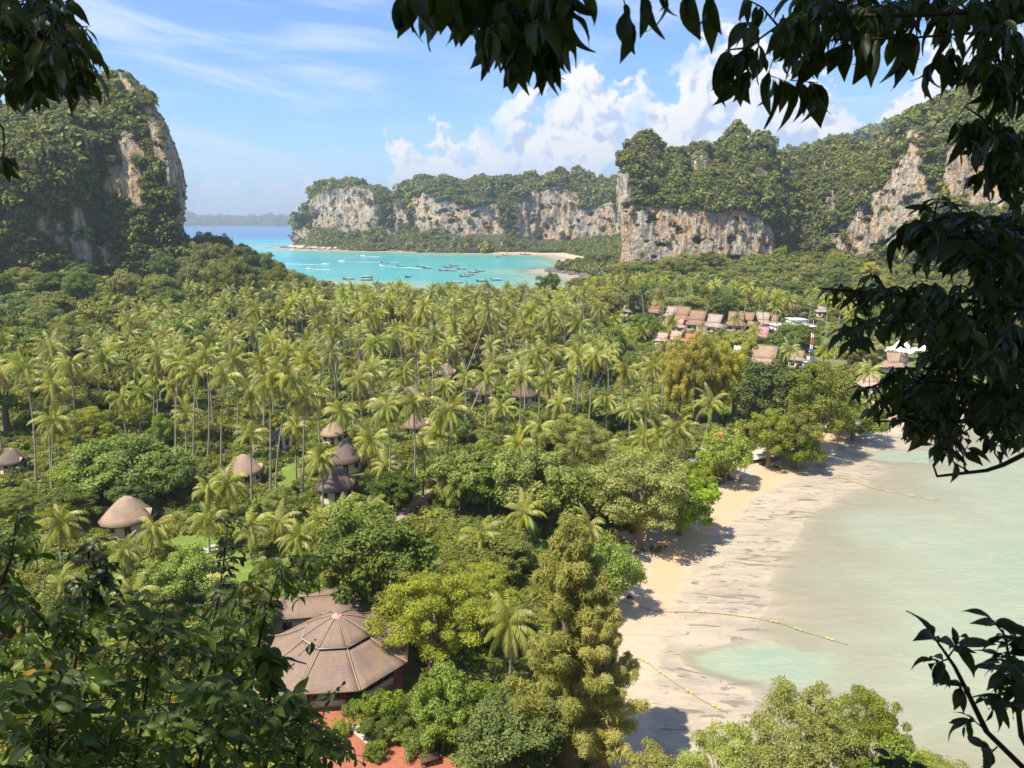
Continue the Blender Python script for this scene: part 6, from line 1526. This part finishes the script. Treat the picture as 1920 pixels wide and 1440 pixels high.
bough('lowest thick tier of the right bough above the water', [(2010, 820, 2.8), (1900, 800, 2.8), (1800, 790, 2.8), (1700, 790, 2.8), (1640, 790, 2.8)],
      [(1620, 780), (1700, 770), (1930, 780), (1930, 830), (1850, 810), (1790, 850), (1720, 830), (1650, 800)], 26, 7, 34, (-.4, .5), 14, droop=0.43)
bough('nearly bare crooked branch low over the tidal flat', [(1990, 835, 2.6), (1920, 852, 2.6), (1880, 872, 2.6), (1850, 882, 2.6), (1800, 888, 2.6), (1757, 893, 2.6), (1750, 872, 2.6), (1762, 850, 2.6)], [], 0, 5, 42, (0, 0), 15, droop=.7, rad=.012,
      twigs=[[(1820, 886, 2.6), (1790, 868, 2.6), (1770, 850, 2.6), (1780, 838, 2.6)], [(1880, 870, 2.6), (1865, 850, 2.6), (1862, 825, 2.6), (1850, 815, 2.6)], [(1762, 850, 2.6), (1764, 838, 2.6), (1750, 835, 2.6)], [(1810, 884, 2.6), (1805, 850, 2.6), (1815, 835, 2.6)], [(1862, 825, 2.6), (1880, 820, 2.6), (1890, 822, 2.6)]])
bough('sapling with long paddle shaped leaves in the lower right corner, main stem', [(1960, 1480, 2.4), (1850, 1372, 2.4), (1815, 1300, 2.4), (1790, 1250, 2.4), (1764, 1212, 2.4), (1752, 1196, 2.4)], [], 0, 8, 58, (0, 0), 16, 'sapling', 'sapling', 'spoon', .25, 'saplings in the lower corner', .013,
      [[(1764, 1214, 2.4), (1755, 1200, 2.4), (1750, 1192, 2.4)], [(1778, 1232, 2.4), (1790, 1215, 2.4), (1796, 1205, 2.4)], [(1812, 1295, 2.4), (1805, 1285, 2.4), (1798, 1290, 2.4)], [(1825, 1320, 2.4), (1850, 1310, 2.4), (1862, 1330, 2.4)], [(1855, 1375, 2.4), (1825, 1350, 2.4), (1808, 1362, 2.4)], [(1870, 1400, 2.4), (1860, 1410, 2.4), (1840, 1400, 2.4)], [(1780, 1235, 2.4), (1765, 1240, 2.4), (1758, 1245, 2.4)]], upness=.25)
bough('upright sapling with paddle shaped leaves at the lower right edge', [(1970, 1480, 2.3), (1915, 1380, 2.3), (1905, 1300, 2.3), (1892, 1230, 2.3), (1880, 1180, 2.3)], [(1870, 1170), (1930, 1160), (1930, 1340), (1890, 1320), (1870, 1240)], 14, 7, 64, (-.15, .25), 17, 'sapling', 'sapling', 'spoon', .2, 'saplings in the lower corner', .012, upness=.25)
bough('low sprig of broad leaves at the bottom edge below the tidal flat', [(1700, 1500, 2.4), (1700, 1450, 2.4), (1698, 1430, 2.4)], [(1660, 1415), (1720, 1415), (1720, 1440), (1660, 1440)], 3, 5, 55, (-.1, .1), 18, 'sapling', 'sapling', 'spoon', .2, 'saplings in the lower corner', .008, upness=.2)
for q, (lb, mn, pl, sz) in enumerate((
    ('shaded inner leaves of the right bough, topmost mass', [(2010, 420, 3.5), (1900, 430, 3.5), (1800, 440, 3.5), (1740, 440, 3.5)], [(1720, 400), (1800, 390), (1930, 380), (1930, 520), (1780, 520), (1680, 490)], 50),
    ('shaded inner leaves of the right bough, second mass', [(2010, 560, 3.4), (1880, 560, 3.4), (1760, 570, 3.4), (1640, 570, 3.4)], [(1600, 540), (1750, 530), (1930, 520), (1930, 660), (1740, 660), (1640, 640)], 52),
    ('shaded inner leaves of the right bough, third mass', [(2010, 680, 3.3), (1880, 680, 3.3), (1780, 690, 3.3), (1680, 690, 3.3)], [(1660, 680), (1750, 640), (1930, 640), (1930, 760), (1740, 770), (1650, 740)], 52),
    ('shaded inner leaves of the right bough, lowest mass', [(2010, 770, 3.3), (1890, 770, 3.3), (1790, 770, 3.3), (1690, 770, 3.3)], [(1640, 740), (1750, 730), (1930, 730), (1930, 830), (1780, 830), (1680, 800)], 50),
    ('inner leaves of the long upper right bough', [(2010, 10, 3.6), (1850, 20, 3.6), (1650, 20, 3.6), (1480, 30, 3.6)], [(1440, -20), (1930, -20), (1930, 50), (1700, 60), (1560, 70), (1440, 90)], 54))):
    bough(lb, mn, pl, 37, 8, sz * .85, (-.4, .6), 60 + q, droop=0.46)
# bushes on the hillside at the lower left
BG = 'bushes on the slope below the viewpoint'
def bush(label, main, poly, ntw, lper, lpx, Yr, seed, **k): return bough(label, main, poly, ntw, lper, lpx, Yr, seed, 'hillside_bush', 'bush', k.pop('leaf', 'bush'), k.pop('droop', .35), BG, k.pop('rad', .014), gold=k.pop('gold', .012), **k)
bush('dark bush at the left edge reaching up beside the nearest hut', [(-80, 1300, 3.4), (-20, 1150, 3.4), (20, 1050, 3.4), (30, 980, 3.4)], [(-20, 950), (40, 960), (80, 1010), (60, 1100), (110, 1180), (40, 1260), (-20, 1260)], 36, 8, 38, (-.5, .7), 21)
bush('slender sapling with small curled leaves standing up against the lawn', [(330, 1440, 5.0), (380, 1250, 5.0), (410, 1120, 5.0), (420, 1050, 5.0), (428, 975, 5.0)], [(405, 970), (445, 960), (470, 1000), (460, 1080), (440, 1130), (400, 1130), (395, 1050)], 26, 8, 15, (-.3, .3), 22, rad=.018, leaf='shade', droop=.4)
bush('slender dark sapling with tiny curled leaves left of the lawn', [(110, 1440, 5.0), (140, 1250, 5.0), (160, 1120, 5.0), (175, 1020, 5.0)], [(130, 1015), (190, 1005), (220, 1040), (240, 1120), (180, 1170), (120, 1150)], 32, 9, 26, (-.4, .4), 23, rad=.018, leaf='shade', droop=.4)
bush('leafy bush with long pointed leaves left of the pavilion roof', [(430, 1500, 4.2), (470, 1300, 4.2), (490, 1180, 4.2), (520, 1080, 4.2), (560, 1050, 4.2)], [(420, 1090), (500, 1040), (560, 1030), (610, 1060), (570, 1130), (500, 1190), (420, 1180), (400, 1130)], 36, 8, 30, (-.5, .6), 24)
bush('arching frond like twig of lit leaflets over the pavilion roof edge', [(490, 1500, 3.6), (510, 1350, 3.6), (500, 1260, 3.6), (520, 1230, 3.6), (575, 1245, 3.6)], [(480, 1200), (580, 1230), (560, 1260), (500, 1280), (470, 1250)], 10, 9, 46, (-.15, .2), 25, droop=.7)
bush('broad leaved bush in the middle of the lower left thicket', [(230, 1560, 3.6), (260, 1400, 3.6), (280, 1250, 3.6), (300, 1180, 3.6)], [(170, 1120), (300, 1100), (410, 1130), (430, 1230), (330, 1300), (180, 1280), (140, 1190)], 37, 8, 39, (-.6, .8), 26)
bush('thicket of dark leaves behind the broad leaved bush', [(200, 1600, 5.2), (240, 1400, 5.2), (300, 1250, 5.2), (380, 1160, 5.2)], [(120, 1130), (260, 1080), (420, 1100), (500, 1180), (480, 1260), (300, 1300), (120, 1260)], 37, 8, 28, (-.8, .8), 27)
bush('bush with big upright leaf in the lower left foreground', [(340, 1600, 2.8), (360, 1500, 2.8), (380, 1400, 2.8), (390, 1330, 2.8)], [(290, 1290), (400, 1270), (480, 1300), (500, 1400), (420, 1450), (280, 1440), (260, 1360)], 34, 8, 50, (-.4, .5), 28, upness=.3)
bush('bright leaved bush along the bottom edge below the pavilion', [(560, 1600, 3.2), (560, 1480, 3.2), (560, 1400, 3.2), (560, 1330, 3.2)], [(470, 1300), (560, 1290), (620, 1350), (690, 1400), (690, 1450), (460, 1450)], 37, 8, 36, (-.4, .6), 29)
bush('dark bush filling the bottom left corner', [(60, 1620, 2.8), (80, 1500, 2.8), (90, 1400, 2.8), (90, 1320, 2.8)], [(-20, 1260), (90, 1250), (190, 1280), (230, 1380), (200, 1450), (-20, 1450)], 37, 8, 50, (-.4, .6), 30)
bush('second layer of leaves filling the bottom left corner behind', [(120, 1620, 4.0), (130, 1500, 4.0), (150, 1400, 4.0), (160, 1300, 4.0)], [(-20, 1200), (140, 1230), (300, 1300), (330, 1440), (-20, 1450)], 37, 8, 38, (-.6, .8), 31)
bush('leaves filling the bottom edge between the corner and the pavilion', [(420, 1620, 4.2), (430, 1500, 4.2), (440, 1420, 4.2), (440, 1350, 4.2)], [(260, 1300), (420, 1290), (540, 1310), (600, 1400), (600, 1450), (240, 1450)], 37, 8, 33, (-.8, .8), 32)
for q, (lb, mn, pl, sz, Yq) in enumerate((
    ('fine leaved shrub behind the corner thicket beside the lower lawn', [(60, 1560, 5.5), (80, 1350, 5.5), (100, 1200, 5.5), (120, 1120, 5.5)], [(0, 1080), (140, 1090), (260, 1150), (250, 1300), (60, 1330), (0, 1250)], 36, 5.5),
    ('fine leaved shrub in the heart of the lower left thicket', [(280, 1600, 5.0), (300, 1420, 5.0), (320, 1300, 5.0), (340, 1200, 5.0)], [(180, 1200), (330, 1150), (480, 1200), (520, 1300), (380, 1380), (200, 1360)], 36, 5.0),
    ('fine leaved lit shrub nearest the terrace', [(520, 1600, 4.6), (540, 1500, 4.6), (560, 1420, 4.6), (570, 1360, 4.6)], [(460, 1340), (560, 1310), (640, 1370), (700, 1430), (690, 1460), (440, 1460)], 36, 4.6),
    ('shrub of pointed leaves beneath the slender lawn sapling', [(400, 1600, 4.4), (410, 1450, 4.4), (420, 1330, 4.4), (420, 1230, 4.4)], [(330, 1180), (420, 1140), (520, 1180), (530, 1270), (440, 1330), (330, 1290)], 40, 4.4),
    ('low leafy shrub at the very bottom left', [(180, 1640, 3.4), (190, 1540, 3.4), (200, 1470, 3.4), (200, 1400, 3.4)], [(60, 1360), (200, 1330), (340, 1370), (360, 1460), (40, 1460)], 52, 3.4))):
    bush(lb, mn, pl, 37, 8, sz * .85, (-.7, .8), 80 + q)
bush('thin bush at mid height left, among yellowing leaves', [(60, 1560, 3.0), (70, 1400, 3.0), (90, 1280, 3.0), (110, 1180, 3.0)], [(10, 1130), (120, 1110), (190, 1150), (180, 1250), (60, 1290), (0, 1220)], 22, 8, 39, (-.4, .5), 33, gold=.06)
bush('little sprig of dark leaves standing before the pavilion roof', [(590, 1480, 3.6), (590, 1400, 3.6), (610, 1330, 3.6), (628, 1295, 3.6)], [], 0, 6, 26, (0, 0), 34, rad=.006, twigs=[[(612, 1325, 3.6), (622, 1305, 3.6), (640, 1285, 3.6)], [(600, 1350, 3.6), (612, 1322, 3.6), (615, 1300, 3.6)], [(560, 1230, 3.6), (575, 1215, 3.6), (590, 1200, 3.6)]])
# overhead tree added out of view: its crown is placed to shade the boughs
def shade_tree():
    o = thing('unseen_tree', 'large unseen tree added above the viewpoint, its crown shading the boughs', 'tree', (-3.0, -3.6, 50.5))
    r = np.random.default_rng(55); nc = 170; d = rand_dirs(nc, 0, r); c = d * r.uniform(.2, 1, nc)[:, None] * np.array([9.0, 7.0, 2.6]) + np.array([2.6, 3.2, 9.6])
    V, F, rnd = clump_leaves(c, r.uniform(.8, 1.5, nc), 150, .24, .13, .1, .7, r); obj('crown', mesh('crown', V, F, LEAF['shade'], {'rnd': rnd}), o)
    b = MB(); b.tube([(0, 0, -.6), (.1, 0, 2.5), (.3, .6, 5.5), (.4, 1.5, 9)], [.42, .34, .28, .15], 10)
    for k in range(0, nc, 14): b.tube([(.3, .6, 5.5 + (k % 5) * .5), (c[k] * .5 + np.array([.1, .2, 3.5])).tolist(), c[k].tolist()], [.14, .08, .03], 5)
    b.build('trunk', MATS['bark'], o)
shade_tree()

def side_tree():
    o = thing('unseen_tree', 'slim tree beside the viewpoint that carries the right boughs', 'tree', (2.85, 3.0, 46.5))
    MB().tube([(.3, -.3, -2.5), (.12, -.05, 2), (.05, 0, 5), (.25, -.2, 8.5), (1.2, -1.0, 11)], [.16, .12, .10, .08, .04], 9).build('trunk', MATS['bark'], o)
    r = np.random.default_rng(58); nc = 60; c = rand_dirs(nc, .2, r) * r.uniform(.3, 1, nc)[:, None] * np.array([3.4, 2.6, 2.2]) + np.array([1.6, -1.6, 10.8])
    V, F, rnd = clump_leaves(c, r.uniform(.5, .9, nc), 90, .2, .1, .1, .7, r); obj('crown', mesh('crown', V, F, LEAF['shade'], {'rnd': rnd}), o)
side_tree()

# ------------------------------------------------------------------ labels that single each thing out
def rank_word(i, n):
    w = ['leftmost', 'second', 'third', 'fourth', 'fifth', 'sixth', 'seventh', 'eighth', 'ninth', 'tenth', 'eleventh', 'twelfth', 'thirteenth', 'fourteenth', 'fifteenth', 'sixteenth', 'seventeenth', 'eighteenth', 'nineteenth', 'twentieth']
    if i == n - 1 and n > 1: return 'rightmost'
    return w[i] if i < len(w) else 'number %d' % (i + 1)
def zone_labels(items, zones, kindfn):
    """items (object, photo x, photo y, height): name each by its zone and its rank from the left within a band of like things"""
    buckets = {}
    for it in items:
        zi = next((z for z in zones if inpoly(np.array([it[1]]), np.array([it[2]]), z[1])[0]), zones[-1])
        buckets.setdefault((zi[0], kindfn(it)), []).append(it)
    for (zn, kd), L in buckets.items():
        L.sort(key=lambda i: i[1])
        for i, it in enumerate(L):
            if len(L) == 1: it[0]['label'] = '%s %s' % (kd, zn)
            elif i < 20: it[0]['label'] = '%s %s, %s from left' % (kd, zn, rank_word(i, len(L))) if rank_word(i, len(L)) not in ('leftmost', 'rightmost') else '%s %s, %s one' % (kd, zn, rank_word(i, len(L)))
            else: it[0]['label'] = '%s %s, further right' % (kd, zn)
def box(a, b, c, d): return [(a, b), (c, b), (c, d), (a, d)]
PZ = [('by the nearest hut and the lawn', box(-60, 890, 330, 1250)), ('above the lawn', box(330, 890, 640, 1150)), ('beside the pavilion', box(640, 1080, 1100, 1400)), ('right of the dirt path', box(640, 870, 880, 1080)), ('behind the casuarinas', box(880, 870, 1130, 1080)),
      ('at the edge under the wood', box(-60, 600, 150, 890)), ('above the broad bright tree', box(150, 700, 360, 890)), ('around the second hut', box(360, 770, 540, 890)), ('around the dark huts', box(540, 770, 700, 890)), ('over the dirt path', box(700, 730, 860, 890)),
      ('above the green shrub slope', box(860, 730, 1060, 890)), ('above the rounded olive tree', box(1060, 730, 1230, 890)), ('by the beach path', box(1230, 730, 1420, 890)), ('along the headland wood', box(150, 540, 420, 640)), ('in front of the wood', box(150, 640, 360, 700)),
      ('rising before the second hut', box(360, 640, 560, 770)), ('rising behind the dark huts', box(560, 640, 700, 770)), ('in the middle of the grove', box(700, 640, 900, 730)), ('in the grove near the shrub slope', box(900, 640, 1090, 730)), ('beside the casuarina row', box(1090, 640, 1330, 730)),
      ('among the resort roofs', box(1230, 560, 1760, 760)), ('at the far back towards the bay', box(420, 500, 700, 640)), ('in the back under the far cliffs', box(700, 500, 900, 640)), ('in the back near the hotel block', box(900, 500, 1110, 640)), ('below the pale wall', box(1110, 480, 1760, 640)), ('elsewhere in the grove', box(-999, -999, 9999, 9999))]
def palm_kind(it):
    h = it[3]; lean = it[4]
    if h < 7: k = 'young low coconut palm'
    elif h < 14: k = 'short coconut palm'
    elif h < 19: k = 'medium coconut palm'
    else: k = 'tall coconut palm'
    return k + (' leaning right' if lean > 1.6 else ' leaning left' if lean < -1.6 else '')
zone_labels([(o, px, py, h, t.x - b[0] * t.y / b[1]) for o, px, py, h, b, t in PALM_OBJ], PZ, palm_kind)
def label_wood():
    names = {'wood below the headland': ('below the tall headland', [('close under the cliff foot', 0, 480), ('in the upper belt', 480, 520), ('in the middle belt', 520, 560), ('in the lower belt', 560, 610), ('next to the palms', 610, 900)]),
             'trees among the far palms': ('among the far palms', [('nearest the bay', 0, 560), ('in the second belt', 560, 600), ('in the third belt', 600, 650), ('in the nearest belt', 650, 900)]),
             'wood below the right cliffs': ('below the pale wall', [('at the wall foot', 0, 490), ('in the upper belt', 490, 510), ('in the middle belt', 510, 530), ('in the lower belt', 530, 550), ('next to the resort', 550, 900)]),
             'garden trees of the resort': ('between the resort roofs', [('behind the houses', 0, 650), ('amid the houses', 650, 690), ('before the houses', 690, 900)]),
             'garden trees under the palms': ('left of the dark huts', [('far up', 0, 780), ('halfway down', 780, 860), ('lowest down', 860, 1200)]),
             'garden trees amid the palms': ('above the beach', [('far up', 0, 790), ('halfway down', 790, 840), ('lowest down', 840, 1200)])}
    kinds = {'olive': 'olive green', 'broad': 'dark green', 'bright': 'fresh green', 'feather': 'feathery pale green', 'casu': 'needle leaved', 'canopy': 'olive wide', 'canopyg': 'green wide', 'lime': 'yellowish'}
    for g, (zn, belts) in names.items():
        B = {}; used = set()
        for o in [o for o in COL.objects if o.get('group') == g and o.get('category')]:
            top = max((c.matrix_basis.to_scale().z for c in o.children), default=1); px, py = proj(o.location.x, o.location.y, o.location.z + 12)
            mat = next(c for c in o.children if c.name.startswith('crown')).data.materials[0].name.replace('leaf_', '')
            col = {'casuarina': 'needle leaved'}.get(mat, kinds.get(mat, 'green')); bl = next((b for b in belts if b[1] <= py < b[2]), belts[-1]); B.setdefault((col, bl[0]), []).append((px, o))
        for (col, bn), L in B.items():
            L.sort(key=lambda q: q[0])
            for i, (_, o) in enumerate(L): o['label'] = '%s tree %s %s' % (col, bn, zn) + ('' if len(L) == 1 else ', %s' % rank_word(i, len(L)) + ('' if rank_word(i, len(L)) in ('leftmost', 'rightmost') else ' from left'))
label_wood()

# ------------------------------------------------------------------ haze: the humid air over the bay
def build_haze():
    m = bpy.data.materials.new('haze_air'); m.use_nodes = True; t = NT(m.node_tree); t.n.clear()
    out = t.node('ShaderNodeOutputMaterial'); v = t.node('ShaderNodeVolumePrincipled')
    v.inputs['Color'].default_value = (.74, .87, 1.0, 1); v.inputs['Density'].default_value = HAZE; v.inputs['Anisotropy'].default_value = .25
    v.inputs['Density Attribute'].default_value = ''; v.inputs['Color Attribute'].default_value = ''; v.inputs['Temperature Attribute'].default_value = ''
    m.cycles.homogeneous_volume = True
    t.l.new(v.outputs[0], out.inputs['Volume'])
    b = MB().box((0, 5400, 207.5), (25000, 12800, 445)); o = b.build('haze', m); o.data.materials[0] = m
    tag(o, 'thin bluish haze hanging over the whole bay', kind='stuff')
HAZE = 1.5e-4
build_haze()
